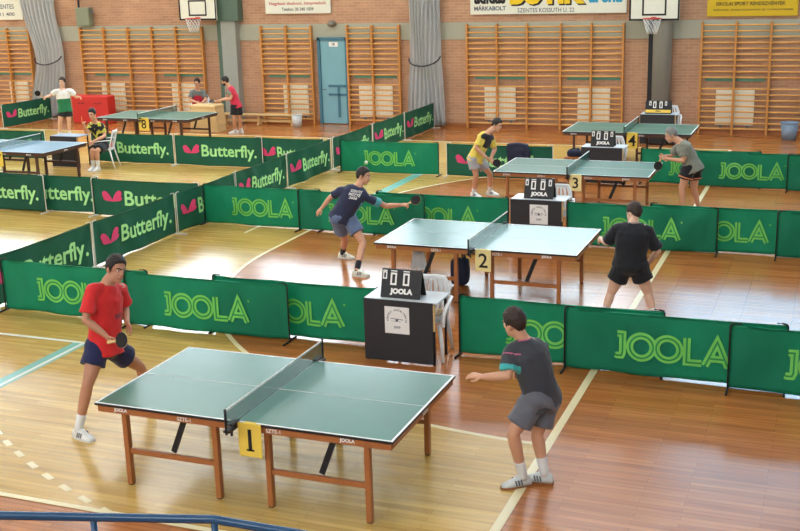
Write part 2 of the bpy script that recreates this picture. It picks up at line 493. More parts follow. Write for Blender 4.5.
for y, pm in ((7.0, 'skylight_near'), (15.5, 'skylight'), (23.5, 'skylight')):
    for x in (-40, -28, -16, -4): skylight(x - 3.5, x + 3.5, y - 1.0, y + 1.0, M[pm])

# door in the back wall
bm = bmesh.new()
box(bm, -13.98, -13.9, WY - 0.1, WY, 0, 2.46); box(bm, -13.12, -13.04, WY - 0.1, WY, 0, 2.46); box(bm, -13.98, -13.04, WY - 0.1, WY, 2.38, 2.46)
dr = struct('door_1', bm, M['blue_dark'])
bm = bmesh.new(); box(bm, -13.9, -13.12, WY - 0.06, WY, 0.02, 2.38, bev=0.01); obj('door_leaf', bm, M['blue_door'], dr)
bm = bmesh.new()
box(bm, -13.68, -13.14, WY - 0.085, WY - 0.06, 1.06, 1.13); box(bm, -13.68, -13.14, WY - 0.085, WY - 0.06, 0.82, 0.88)
box(bm, -13.4, -13.33, WY - 0.085, WY - 0.06, 0.2, 1.06)
obj('door_brace', bm, M['blue_dark'], dr)
bm = bmesh.new(); box(bm, -13.62, -13.34, WY - 0.068, WY - 0.06, 2.2, 2.33); pl = obj('door_plate', bm, M['white'], dr)
bm = bmesh.new(); text(bm, '18', -13.48, 2.23, h=0.08, y=WY - 0.07, bold=0.02); obj('plate_number', bm, M['text_black'], pl)
bm = bmesh.new(); tube(bm, [(-13.83, WY - 0.06, 1.0), (-13.83, WY - 0.12, 1.0), (-13.72, WY - 0.12, 1.0)], 0.012, n=8); obj('door_handle', bm, M['steel'], dr)

# ------------------------------------------------------------------ wall furniture
RZ = [0.14 + 0.143 * k for k in range(19) if k != 8]
def wall_bars(xs, label):
    root = thing('stall_bars', label, 'wall bars', ((xs[0] + xs[-1]) / 2, WY - .034, 0), group='wooden wall bars along the brick wall')
    cx = (xs[0] + xs[-1]) / 2
    up = None
    for x in xs:
        if up is None:
            bm = bmesh.new(); box(bm, -0.025, 0.025, -0.13, -0.0, 0.0, 2.8, bev=0.006)
            up = obj('upright', bm, M['orange2'], root); o = up
        else:
            o = up.copy(); COL.objects.link(o); o.parent = root
        o.location = (x - cx, 0, 0)
    for a, b in zip(xs[:-1], xs[1:]):
        bm = bmesh.new(); tube(bm, [(-(b - a) / 2 + .02, 0, 0), ((b - a) / 2 - .02, 0, 0)], (0.017, 0.021), side=(0, 1, 0), n=8, cap='flat')
        r0 = None
        for z in RZ:
            if r0 is None: r0 = o = obj('rung', bm, M['orange'], root)
            else: o = r0.copy(); COL.objects.link(o); o.parent = root
            o.location = ((a + b) / 2 - cx, -0.1, z)
    return root
wall_bars([-26.5, -25.7, -24.85, -24.0], 'wooden wall bars at the far left, left of the left grey curtain')
wall_bars([-22.04, -21.19, -20.31, -19.46, -18.62, -17.72], 'wide wooden wall bars between the left grey curtain and the square grey pillar')
wall_bars([-15.75, -14.95, -14.15], 'narrow two bay wooden wall bars just left of the pale blue door')
wall_bars([-13.02, -12.27, -11.46], 'narrow two bay wooden wall bars just right of the pale blue door')
wall_bars([-9.49, -8.65, -7.82, -6.91, -6.1, -5.27], 'wide five bay wooden wall bars under the long white shop banner')
wall_bars([-3.31, -2.49, -1.66, -0.83, 0.0], 'wooden wall bars under the yellow banner at the right')

def radiator(x0, x1, label):
    w = x1 - x0
    root = thing('radiator', label, 'radiator', ((x0 + x1) / 2, WY, 0), group='cream panels behind the wall bars')
    bm = bmesh.new()
    box(bm, -w / 2, w / 2, -0.05, -0.02, 0.22, 1.12, bev=0.008)
    for k in range(9): box(bm, -w / 2 + w * (k + .15) / 9, -w / 2 + w * (k + .85) / 9, -0.062, -0.05, 0.26, 1.08)
    obj('panel', bm, M['radiator'], root)
    for s in (-1, 1):
        bm = bmesh.new(); box(bm, s * w * .35 - .03, s * w * .35 + .03, -0.03, -0.002, 0.12, 0.3); obj('bracket', bm, M['steel'], root)
radiator(-25.03, -24.3, 'cream ribbed panel behind the wall bars left of the left curtain')
radiator(-21.48, -20.62, 'cream ribbed panel behind the wall bars just right of the red box')
radiator(-18.94, -18.03, 'cream ribbed panel behind the wall bars beside the seated person in grey and red')
radiator(-15.15, -14.35, 'cream ribbed panel behind the wall bars left of the blue door')
radiator(-12.75, -11.72, 'cream ribbed panel behind the wall bars right of the blue door')
radiator(-9.03, -8.15, 'cream ribbed panel behind the wall bars above the player in the yellow shirt')
radiator(-6.46, -5.6, 'cream ribbed panel behind the wall bars above the left half of the farthest right table')
radiator(-2.92, -1.98, 'cream ribbed panel behind the wall bars below the yellow banner')
tn = 8
for x0, x1 in ((-25.7, -24.1), (-21.7, -20.35), (-19.2, -17.8), (-15.6, -14.3), (-12.9, -11.6), (-9.3, -7.9), (-6.75, -5.35), (-3.2, -1.75)):
    bm = bmesh.new(); box(bm, x0, x1, WY - 0.025, WY, 1.32, 1.43, bev=0.004); struct('trim_%d' % tn, bm, M['greenstrip']); tn += 1

# tied grey curtains
def curtain(xc, ztop, wt, wn_, zn, wb, label, xo=0.0):
    root = thing('curtain', label, 'curtain', (xc, WY - 0.22, 0), group='grey curtains tied in at the waist')
    bm = bmesh.new()
    NX, NZ = 72, 40
    rows = []
    for j in range(NZ + 1):
        z = 0.06 + (ztop - 0.06) * j / NZ
        if z < zn: k = (z - 0.06) / (zn - 0.06); w = wb + (wn_ - wb) * (k ** 1.4); amp = 0.07 - 0.03 * k
        else: k = (z - zn) / (ztop - zn); w = wn_ + (wt - wn_) * min(1, k * 1.25) ** 0.8; amp = 0.045 + 0.045 * k
        row = []
        for i in range(NX + 1):
            u = i / NX - 0.5
            x = u * w + 0.02 * math.sin(z * 2 + u * 9) + xo * math.exp(-((z - zn) / 1.1) ** 2)
            y = amp * math.sin(u * 2 * PI * 8.5 + 0.6 * math.sin(z * 1.3)) - 0.12 * math.cos(u * PI) * (1 if w < .9 else .6)
            row.append(bm.verts.new((x, y, z)))
        rows.append(row)
    for j in range(NZ):
        for i in range(NX):
            bm.faces.new((rows[j][i], rows[j][i + 1], rows[j + 1][i + 1], rows[j + 1][i]))
    bmesh.ops.solidify(bm, geom=list(bm.faces), thickness=0.006)
    obj('drape', bm, M['curtain'], root, smooth=True)
    bm = bmesh.new()
    pts = [(xo + (wn_ / 2 + .03) * math.cos(a), -0.08 - 0.17 * math.sin(a), zn + .06 - 0.22 * math.sin(a) + 0.03 * math.cos(a)) for a in [PI * k / 20 for k in range(21)]]
    tube(bm, pts, 0.018, n=8); obj('tie_rope', bm, M['rope'], root, smooth=True)
curtain(-23.5, 6.5, 1.5, 0.95, 1.85, 1.25, 'tall grey curtain tied with a rope at the far left', .3)
curtain(-10.65, 6.5, 0.95, 0.85, 1.86, 1.1, 'tall grey curtain tied with a dark rope, in the middle of the wall')

# banners
def banner(x0, x1, z0, z1, m, label, name='banner'):
    root = thing(name, label, 'banner', ((x0 + x1) / 2, WY - .03, z0))
    bm = bmesh.new(); box(bm, -(x1 - x0) / 2, (x1 - x0) / 2, -0.035, 0, 0, z1 - z0, bev=0.005)
    obj('sheet', bm, m, root)
    return root
b = banner(-9.4, -5.22, 3.04, 4.1, M['banner'], 'long white shop banner with big yellow and cyan letters')
def btxt(root, s, x0, x1, z, h, m, name='lettering', y=-0.04, bold=0.03):
    bm = bmesh.new(); text(bm, s, (x0 + x1) / 2, z, w=x1 - x0, h=h, y=y, bold=bold); obj(name, bm, m, root)
ox = -7.31
btxt(b, 'adidas', -9.29 - ox, -8.42 - ox, 0.27, 0.4, M['text_black'], bold=0.045)
btxt(b, 'MÁRKABOLT', -9.29 - ox, -8.41 - ox, 0.1, 0.14, M['text_grey'])
btxt(b, 'BUTIK', -8.26 - ox, -6.24 - ox, 0.2, 0.66, M['text_black'], y=-0.038, bold=0.07)
btxt(b, 'BUTIK', -8.31 - ox, -6.29 - ox, 0.24, 0.66, M['text_yellow'], y=-0.042, bold=0.06)
btxt(b, 'aréna', -6.2 - ox, -5.33 - ox, 0.26, 0.42, M['text_blue'], bold=0.04)
btxt(b, 'SZENTES KOSSUTH U. 22', -8.09 - ox, -6.57 - ox, 0.04, 0.11, M['text_grey'], bold=0.01)
b = banner(-15.58, -13.52, 3.13, 4.1, M['banner'], 'white banner with small red lines of print above the blue door')
btxt(b, 'Nagybani diszkont, könyvesbolt', -0.9, 0.9, 0.22, 0.11, M['text_red'], bold=0.012)
btxt(b, 'Telefon: 30 340 1039', -0.5, 0.5, 0.08, 0.09, M['text_black'], bold=0.012)
btxt(b, 'KÖNYV', -0.5, 0.7, 0.4, 0.3, M['text_black'], bold=0.03)
b = banner(-3.22, -1.08, 2.92, 3.8, M['ybanner'], 'mustard yellow banner with dark lines of print')
btxt(b, 'TOVÁBBI SPORT', -0.55, 0.55, 0.42, 0.1, M['text_black'], bold=0.015)
btxt(b, 'ISKOLAI SPORT RENDEZVÉNYEK', -0.85, 0.78, 0.26, 0.11, M['text_black'], bold=0.015)
btxt(b, 'SZENTES, SPORTCSARNOK ÉS TORNATEREM', -0.92, 0.95, 0.13, 0.055, M['text_black'], bold=0.012)
b = banner(-26.6, -24.2, 3.06, 4.0, M['banner'], 'white banner at the top left corner with grey lines of print')
btxt(b, 'SPORTBOLT SZENTES', -0.9, 0.9, 0.34, 0.14, M['text_grey'], bold=0.012)
btxt(b, 'Telefon: 63 311 400', -0.9, 0.9, 0.12, 0.11, M['text_grey'], bold=0.012)

# basketball backboards
def backboard(xc, z0, label, hoop=True):
    root = thing('basketball_backboard', label, 'backboard', (xc, WY - .03, 0), group='basketball backboards on the wall')
    bm = bmesh.new(); box(bm, -0.62, 0.62, -0.5, -0.46, z0, z0 + 1.05, bev=0.006); bd = obj('board', bm, M['banner'], root)
    bm = bmesh.new(); t = 0.045
    for w, za, zb in ((0.62, z0, z0 + 1.05), (0.3, z0 + 0.12, z0 + 0.57)):
        ribbon(bm, [(-w + t / 2, za + t / 2), (w - t / 2, za + t / 2), (w - t / 2, zb - t / 2), (-w + t / 2, zb - t / 2)], t, y=-0.505, closed=True)
    obj('marking', bm, M['text_black'], bd)
    bm = bmesh.new()
    for s in (-0.4, 0.4):
        bar(bm, (s, -0.46, z0 + .2), (s, -.004, z0 + .2), .05, .05); bar(bm, (s, -0.46, z0 + .8), (s, -.004, z0 + .8), .05, .05)
    obj('wall_bracket', bm, M['steel'], root)
    zr = z0 + 0.06
    bm = bmesh.new()
    pts = [(0.225 * math.cos(2 * PI * k / 24), -0.78 + 0.225 * math.sin(2 * PI * k / 24), zr) for k in range(25)]
    tube(bm, pts, 0.012, n=8, side=(0, 0, 1)); bar(bm, (0, -0.5, zr), (0, -0.56, zr), .12, .06)
    rim = obj('rim', bm, M['text_red'], root, smooth=True)
    bm = bmesh.new()
    for k in range(12):
        for dd in (1, -1):
            pts = []
            for j in range(6):
                a = 2 * PI * (k + dd * j * 0.5) / 12; r = 0.22 - 0.02 * j; pts.append((r * math.cos(a), -0.78 + r * math.sin(a), zr - 0.075 * j))
            tube(bm, pts, 0.005, n=5, cap='flat')
    obj('hoop_net', bm, M['white'], rim)
backboard(-17.55, 3.0, 'white basketball backboard left of the pale blue door')
backboard(-4.45, 2.86, 'white basketball backboard with hoop over the grey round column')

root = thing('fuse_cabinet', 'grey green metal cabinet on the brick wall right of the left curtain', 'cabinet', (-21.8, WY - .034, 2.85))
bm = bmesh.new(); box(bm, -0.24, 0.24, -0.22, 0, 0, 0.55, bev=0.012); obj('housing', bm, M['box_grey'], root)
bm = bmesh.new(); box(bm, -0.21, 0.21, -0.232, -0.22, 0.03, 0.52, bev=0.004); obj('cover', bm, M['box_grey'], root)
bm = bmesh.new(); tube(bm, [(0.24, -0.12, 0.42), (0.34, -0.16, 0.4)], 0.035, n=10); obj('spout', bm, M['steel'], root)
bm = bmesh.new(); tube(bm, [(-0.22, -0.05, 0.55), (-0.22, -0.05, 1.6)], 0.03, n=8); obj('conduit', bm, M['rope'], root)
root = thing('wall_lamp', 'small round dull lamp above the pale blue door', 'lamp', (-13.5, WY, 2.83))
bm = bmesh.new(); ellipsoid(bm, (0, -0.07, 0), (0.14, 0.1, 0.09)); obj('globe', bm, M['lamp'], root, smooth=True)
bm = bmesh.new(); tube(bm, [(0, -0.05, 0), (0, 0, 0)], 0.1, n=16, cap='flat'); obj('base', bm, M['steel'], root)

# ------------------------------------------------------------------ table tennis tables
TL, TW, TH = 2.74, 1.525, 0.76
def make_table(name, label, loc, top, leg, net=True, rz=0.0, group='table tennis tables'):
    root = thing(name, label, 'table', (loc[0], loc[1], 0), rz, group)
    for s in (-1, 1):
        bm = bmesh.new()
        x0, x1 = sorted((s * 0.004, s * TL / 2))
        box(bm, x0, x1, -TW / 2, TW / 2, TH - 0.022, TH, bev=0.003)
        for f in bm.faces:
            if f.calc_center_median().z < TH - 0.001 and abs(f.normal.z) < .5: f.material_index = 2
        z = TH + 0.0008
        def strip(a, b, c, d):
            f = bm.faces.new([bm.verts.new(p) for p in ((a, c, z), (b, c, z), (b, d, z), (a, d, z))]); f.material_index = 1
        strip(x0, x1, -TW / 2 + .001, -TW / 2 + 0.022); strip(x0, x1, TW / 2 - 0.022, TW / 2 - .001)
        if s > 0: strip(x1 - 0.022, x1 - .001, -TW / 2 + .022, TW / 2 - .022)
        else: strip(x0 + .001, x0 + 0.022, -TW / 2 + .022, TW / 2 - .022)
        strip(x0 + (.022 if s < 0 else 0), x1 - (.022 if s > 0 else 0), -0.003, 0.003)
        obj('tabletop', bm, [top, M['white'], M['black']], root)
        bm = bmesh.new()
        xa, xb = sorted((s * 0.03, s * (TL / 2 - 0.02)))
        ys = TW / 2 - 0.03
        for a, b, c, d in ((xa, xb, -ys - .012, -ys + .012), (xa, xb, ys - .012, ys + .012), (xa, xa + .024, -ys, ys), (xb - .024, xb, -ys, ys)):
            box(bm, a, b, c, d, TH - 0.082, TH - 0.022)
        obj('apron', bm, leg, root)
        xo, xi, yl = s * (TL / 2 - 0.247), s * 0.244, TW / 2 - 0.134 + .05
        for x in (xo, xi):
            for y in (-yl, yl):
                bm = bmesh.new(); box(bm, x - .024, x + .024, y - .028, y + .028, 0.012, TH - 0.024, bev=0.004)
                lg = obj('leg', bm, leg, root)
                bm = bmesh.new(); box(bm, x - .02, x + .02, y - .022, y + .022, 0.0, 0.014); obj('leg_foot', bm, M['black'], lg)
        for y in (-yl, yl):
            bm = bmesh.new(); bar(bm, (xi, y, 0.32), (xo, y, 0.32), 0.03, 0.045); obj('stretcher', bm, leg, root)
        for y in (-yl + .05, yl - .05):
            bm = bmesh.new(); bar(bm, (-0.55 if s < 0 else 0.83, y, TH - 0.06), (-0.70 if s < 0 else .69, y, 0.34), 0.016, 0.05)
            obj('folding_brace', bm, M['black'], root)
        bm = bmesh.new(); text(bm, 'JOOLA', s * 1.12 if s < 0 else 0.98, TH - 0.072, h=0.042, y=-ys - .0135, bold=.05)
        obj('apron_lettering', bm, M['white'], root)
        bm = bmesh.new(); text(bm, 'SZTE-1', -0.5 if s < 0 else 0.33, TH - 0.07, h=0.034, y=-ys - .0135, bold=.02)
        obj('apron_lettering', bm, M['white'], root)
        bm = bmesh.new()
        V = bmesh.new(); text(V, 'JOOLA', 0, TH - 0.07, h=0.04, bold=.05)
        for v in V.verts: v.co = Vector((TL / 2 - 0.0065 + 0.0 * v.co.x, v.co.x, v.co.z))
        if s > 0: obj('apron_lettering', V, M['white'], root)
        else: V.free()
        bm.free()
    if net:
        bm = bmesh.new(); ny = TW / 2 + 0.15
        box(bm, -0.002, 0.002, -ny, ny, TH + 0.01, TH + 0.143)
        nt_ = obj('net', bm, M['net'], root)
        bm = bmesh.new(); box(bm, -0.004, 0.004, -ny, ny, TH + 0.138, TH + 0.1535); obj('net_tape', bm, M['white'], nt_)
        for s in (-1, 1):
            bm = bmesh.new(); tube(bm, [(0, s * ny, TH - 0.05), (0, s * ny, TH + 0.156)], 0.011, n=10)
            box(bm, -0.03, 0.03, min(s * (ny - .14), s * ny), max(s * (ny - .14), s * ny), TH - 0.045, TH - 0.024, bev=.003)
            box(bm, -0.03, 0.03, min(s * (ny - .17), s * (ny - .05)), max(s * (ny - .17), s * (ny - .05)), TH + 0.001, TH + 0.014, bev=.002)
            tube(bm, [(0.0, s * (ny - .08), TH - 0.09), (0, s * (ny - .08), TH - .04)], 0.012, n=8)
            obj('net_post', bm, M['black'], root)
    return root
T1, T2, T3, T4 = (-4.385, 8.13), (-4.28, 14.12), (-4.27, 19.62), (-4.21, 24.7)
T7, T8 = (-16.79, 19.68), (-16.6, 25.05)
make_table('table_tennis_table', 'green table tennis table nearest the viewer, with the number 1 card', T1, M['green_top'], M['wood'])
make_table('table_tennis_table', 'glossy green table tennis table, top tinted pale for glare, with the number 2 card', T2, M['glare_top'], M['wood'])
make_table('table_tennis_table', 'green table tennis table, top tinted pale blue-grey for glare, with the number 3 card', T3, M['glare_top'], M['wood'])
make_table('table_tennis_table', 'dull green table tennis table with the number 4 card, farthest of the right hand row', T4, M['dgreen_top'], M['wooddark'])
make_table('table_tennis_table', 'blue table tennis table at the left edge of the picture', T7, M['blue_top'], M['wooddark'])
make_table('table_tennis_table', 'dull green table tennis table with the number 8 card in front of the wooden box', T8, M['dgreen_top'], M['wooddark'])

def card(num, t, xo, label, m, w=0.21, hh=0.29, z1=0.765):
    root = thing('number_card', label, 'sign', (t[0] + xo, t[1] - TW / 2 - 0.012, z1 - hh), group='number cards hanging on the tables')
    bm = bmesh.new(); box(bm, -w / 2, w / 2, -0.008, 0, 0, hh, bev=0.002)
    box(bm, -w / 4, w / 4, 0.0, 0.03, hh - 0.003, hh)
    cd = obj('card', bm, m, root)
    bm = bmesh.new(); text(bm, num, 0, 0.05, h=hh - 0.1, y=-0.0095, bold=.012)
    if num == '1': box(bm, -0.035, 0.035, -0.0095, -0.0085, 0.05, 0.066)
    if num == '4': box(bm, -0.005, 0.06, -0.0095, -0.0085, 0.05, 0.062)
    obj('number', bm, M['text_black'], root)
card('1', T1, 0.135, 'yellow card with a black number 1 hanging on the nearest table', M['yellow'])
card('2', T2, 0.155, 'pale yellow card with a black number 2 hanging on the second table', M['cream_card'])
card('3', T3, 0.12, 'pale yellow card with a black number 3 hanging on the third table', M['cream_card'])
card('4', T4, 0.15, 'yellow card with a black number 4 hanging on the farthest right table', M['yellow'], hh=.34, w=.23, z1=.775)
card('8', T8, 0.08, 'yellow card with a black number 8 on the far left green table', M['yellow'], hh=.33, w=.3, z1=.79)
card('7', T7, 0.22, 'yellow card at the left picture edge, on the blue table', M['yellow'], hh=.32)

# ------------------------------------------------------------------ court barriers
PW, PH = 2.28, 0.70
def waves(seed):
    rnd = random.Random(seed)
    k = [(rnd.uniform(2.0, 5.5), rnd.uniform(-3, 3), rnd.uniform(0, 6.3), rnd.uniform(.004, .010)) for _ in range(5)]
    def fn(x, z):
        e = min(1, max(0, x / 0.15)) * min(1, max(0, (PW - x) / 0.15))
        s = sum(a * math.sin(fx * x * 2 + fz * z * 3 + p) for fx, fz, p, a in k)
        d = min(x, PW - x); s += 0.022 * math.exp(-((d - (PH - z) * 0.9) / 0.12) ** 2) * (z / PH)
        return -0.004 + e * s
    return fn
def cloth_bm(fn):
    bm = bmesh.new(); NX, NZ = 60, 16
    rows = []
    for j in range(NZ + 1):
        z = 0.03 + (PH - 0.03) * j / NZ
        sag = 0.014
        rows.append([bm.verts.new((PW * i / NX, fn(PW * i / NX, z), z - (sag * math.sin(PI * i / NX) * (1 - .3 * j / NZ)))) for i in range(NX + 1)])
    for j in range(NZ):
        for i in range(NX):
            bm.faces.new((rows[j][i], rows[j][i + 1], rows[j + 1][i + 1], rows[j + 1][i]))
    bmesh.ops.solidify(bm, geom=list(bm.faces), thickness=0.004)
    return bm
def dense(pts, step=0.03, closed=False):
    out = []
    n = len(pts)
    for i in range(n if closed else n - 1):
        a, b = Vector(pts[i]), Vector(pts[(i + 1) % n]); m = max(1, int((b - a).length / step))
        for k in range(m): out.append(tuple(a + (b - a) * k / m))
    if not closed: out.append(tuple(pts[-1]))
    return out
def logo_strokes():
    """five letters built of strokes, in units of letter height 1; list of (points, closed)"""
    S = []
    S.append((dense([(0.10, .93), (0.30, .93), (0.30, 0.22), (0.25, .10), (0.1, .08), (0.02, .1)], .06), False))
    for cx in (0.98, 1.92): S.append(([(cx + 0.42 * math.cos(2 * PI * k / 28), .5 + .42 * math.sin(2 * PI * k / 28)) for k in range(28)], True))
    S.append((dense([(2.58, 1.0), (2.58, .08), (3.1, .08)], .06), False))
    S.append((dense([(3.22, 0.0), (3.62, .93), (4.02, 0.0)], .06), False))
    S.append((dense([(3.38, .28), (3.86, .28)], .06), False))
    return S
def joola_logo(fn, x, z, w, h):
    bm = bmesh.new(); k = h; kx = w / 4.1
    g = lambda px, pz: fn(px, pz) - 0.016
    for pts, cl in logo_strokes():
        ribbon(bm, [(x + a * kx, z + b * k) for a, b in pts], 0.075, 0, 0, cl, g)
    g2 = lambda px, pz: fn(px, pz) - 0.018
    for pts, cl in logo_strokes():
        ribbon(bm, [(x + a * kx, z + b * k) for a, b in pts], 0.018, 0, 1, cl, g2)
    # small emblem in the middle of the first ring
    text(bm, '.', x + 4.15 * kx, z + .9 * k, h=.03, fn=g)
    return bm
def petal(bm, c, a, l, w, mi, g):
    pts = []
    for k in range(20):
        t = 2 * PI * k / 20
        r = 0.5 * (1 - math.cos(t))
        px = l * r; pz = w * math.sin(t) * (0.4 + 0.6 * r)
        pts.append((c[0] + px * math.cos(a) - pz * math.sin(a), c[1] + px * math.sin(a) + pz * math.cos(a)))
    f = bm.faces.new([bm.verts.new((p, g(p, q), q)) for p, q in pts]); f.material_index = mi
    bmesh.ops.triangulate(bm, faces=[f])
def butterfly_logo(fn, x0, z0):
    g = lambda px, pz: fn(px, pz) - 0.016
    bm = bmesh.new()
    c = (x0 + 0.22, z0 + 0.05)
    for a, l, w in ((2.5, .27, .085), (0.72, .30, .085)):
        petal(bm, c, a, l, w, 0, g)
        petal(bm, (c[0] + .01, c[1] + .015), a + (.45 if a > 1.5 else -.45), l * .8, w * .6, 0, g)
    return bm
def stand_bm(x, side, h):
    bm = bmesh.new()
    tube(bm, [(x, -0.022, 0.0), (x, -0.022, h - 0.03), (x + side * 0.012, -0.02, h - 0.008), (x + side * 0.05, -0.02, h), (x + side * 0.1, -0.02, h)], 0.009, n=8)
    bar(bm, (x, -0.19, 0.012), (x, 0.15, 0.012), 0.02, 0.018)
    return bm
white_pole = mat('white_pole_enamel', srgb(216, 216, 206), 0.4, 0.5, 0.03, 4)
def make_panel(kind, seed):
    fn = waves(seed)
    root = thing('barrier_panel', 'x', 'barrier')
    obj('cloth', cloth_bm(fn), M['cloth'] if kind == 'J' else M['cloth2'], root, smooth=True)
    pm = M['black'] if kind == 'J' else white_pole
    for x, s in ((0.0, 1), (PW, -1)):
        obj('stand', stand_bm(x, s, PH + 0.02), pm, root, smooth=True)
    bm = bmesh.new(); tube(bm, [(0.05, 0, PH - 0.016), (PW - 0.05, 0, PH - 0.016)], 0.006, n=6); obj('top_wire', bm, M['cloth'] if kind == 'J' else M['cloth2'], root)
    if kind == 'J':
        obj('print', joola_logo(fn, 0.54, 0.19, 1.2, 0.29), [M['logo'], M['logo_in']], root)
    else:
        obj('emblem', butterfly_logo(fn, 0.2, 0.24), M['pink'], root)
        bm = bmesh.new(); text(bm, 'Butterfly.', 1.43, 0.15, w=1.42, h=0.36, bold=0.022, fn=lambda a, b: fn(a, b) - 0.017)
        obj('print', bm, M['letter'], root)
    return root
protos = {'J': [make_panel('J', s) for s in (1, 2, 3)], 'B': [make_panel('B', s) for s in (11, 12)]}
used = {}
pc = {'J': 0, 'B': 0}
def panel(kind, x, y, label, rz=0.0, group='barriers round the courts', sx=1.0, dy=0.0):
    i = pc[kind] % len(protos[kind]); pc[kind] += 1
    pr = protos[kind][i]
    if (kind, i) not in used:
        used[(kind, i)] = 1; r = pr
        r.location = (x, y, 0); r.rotation_euler = (0, 0, rz); r['label'] = label; r['group'] = group
    else:
        r = dup(pr, (x, y, 0), rz, label, group)
    r.scale = (sx, 1, 1)
    return r
R1, R2, R3 = 11.45, 16.85, 22.2
panel('J', -10.2, R1, 'green barrier behind the player in the red shirt, leftmost of the nearest row')
panel('J', -8.2, R1 - .1, 'green barrier with full pale lettering between the red player and the nearest scoreboard desk')
panel('J', -7.02, R1 + .06, 'green barrier with half hidden lettering just left of the nearest scoreboard desk')
panel('J', -3.84, R1 + .06, 'green barrier behind the head of the player in the dark grey shirt')
panel('J', -2.6, R1 - .07, 'green barrier with full pale lettering right of the player in the dark grey shirt')
panel('J', -0.87, R1 - .2, 'green barrier at the right picture edge, rightmost of the nearest row')
panel('J', -10.34, R2, 'green barrier with full lettering left of the player in the navy shirt')
panel('J', -8.45, R2 - .08, 'green barrier right behind the player in the navy shirt')
panel('J', -7.08, R2 + .09, 'green barrier mostly hidden behind the left half of table 2')
panel('J', -3.84, R2 + .02, 'green barrier behind the player in black seen from the back')
panel('J', -2.58, R2 + .17, 'green barrier with cut off lettering right of the player in black')
panel('J', -0.72, R2 + .02, 'green barrier at the right picture edge, rightmost of the middle row')
panel('J', -10.1, R3, 'green barrier with pale lettering behind the flying ball, left of the yellow shirted player')
panel('B', -7.64, R3, 'green barrier with pink emblem behind the player in the yellow shirt')
panel('J', -3.6, R3 + .14, 'green barrier behind the grey haired player')
panel('J', -2.62, R3, 'green barrier with full lettering right of the grey haired player')
panel('J', -0.82, R3 - .13, 'green barrier at the right picture edge, rightmost of the far row')
DX = -10.4
panel('B', DX, 11.36, 'dark green barrier running back from the red player, nearest of the lengthwise row', PI / 2)
panel('B', DX, 13.67, 'dark green barrier with pink emblem in the lengthwise row, second from the red player', PI / 2)
panel('B', DX + .02, 15.97, 'dark green barrier of the lengthwise row ending at the left end of the middle row', PI / 2, sx=.9)
panel('B', DX, 18.0, 'dark green barrier of the lengthwise row, just behind the middle row of barriers', PI / 2, sx=.94)
panel('B', DX, 20.16, 'dark green barrier of the lengthwise row, just before the far row of barriers', PI / 2, sx=.94)
panel('B', DX, 22.4, 'dark green barrier behind the far row, nearest of the three towards the wall', PI / 2)
panel('B', DX, 24.72, 'dark green barrier in the middle of the three towards the wall', PI / 2, sx=.93)
panel('B', DX, 26.86, 'dark green barrier below the middle grey curtain, nearest the wall', PI / 2)
panel('B', -16.1, 16.9, 'dark green barrier in front of the blue table, at the left picture edge')
panel('B', -14.98, 17.05, 'dark green barrier with cut off lettering under the right end of the blue table')
panel('B', -12.74, 16.9, 'dark green barrier with pink emblem right of the blue table')
panel('B', -16.62, R3, 'dark green barrier right of the white plastic chair, below table 8')
panel('B', -14.3, R3, 'dark green barrier with pink emblem below the right end of table 8')
panel('B', -12.2, R3 + .04, 'dark green barrier behind the lengthwise row, below the white bin', sx=.74)
panel('B', -20.25, R3, 'dark green barrier seen just above the blue table at the left edge')
panel('B', -23.2, 26.8, 'dark green barrier at the far left, in front of the left curtain', PI / 2)

# ------------------------------------------------------------------ scoring desks, scoreboards, chairs
def make_desk(loc, label, w=0.82, top='greytop'):
    root = thing('scoring_desk', label, 'desk', (loc[0], loc[1], 0), 0, 'black scoring desks')
    bm = bmesh.new(); box(bm, -w / 2, w / 2 + .05, 0.009, 0.45, 0.71, 0.73, bev=0.005); obj('desk_top', bm, M[top], root)
    bm = bmesh.new(); box(bm, -w / 2, w / 2, -0.01, 0.008, 0.015, 0.725, bev=0.003); obj('front_panel', bm, M['softblack'], root)
    bm = bmesh.new(); box(bm, w / 2 - .0, w / 2 + .016, 0.0, 0.03, 0.4, .7); box(bm, -w / 2 + .02, w / 2 - .02, .2, .43, .52, .535); obj('shelf', bm, M['beige'], root)
    for x in (-w / 2 + .02, w / 2):
        for y in (0.03, 0.42):
            bm = bmesh.new(); box(bm, x - .012, x + .012, y - .012, y + .012, 0, 0.70); obj('leg', bm, M['black'], root)
    return root
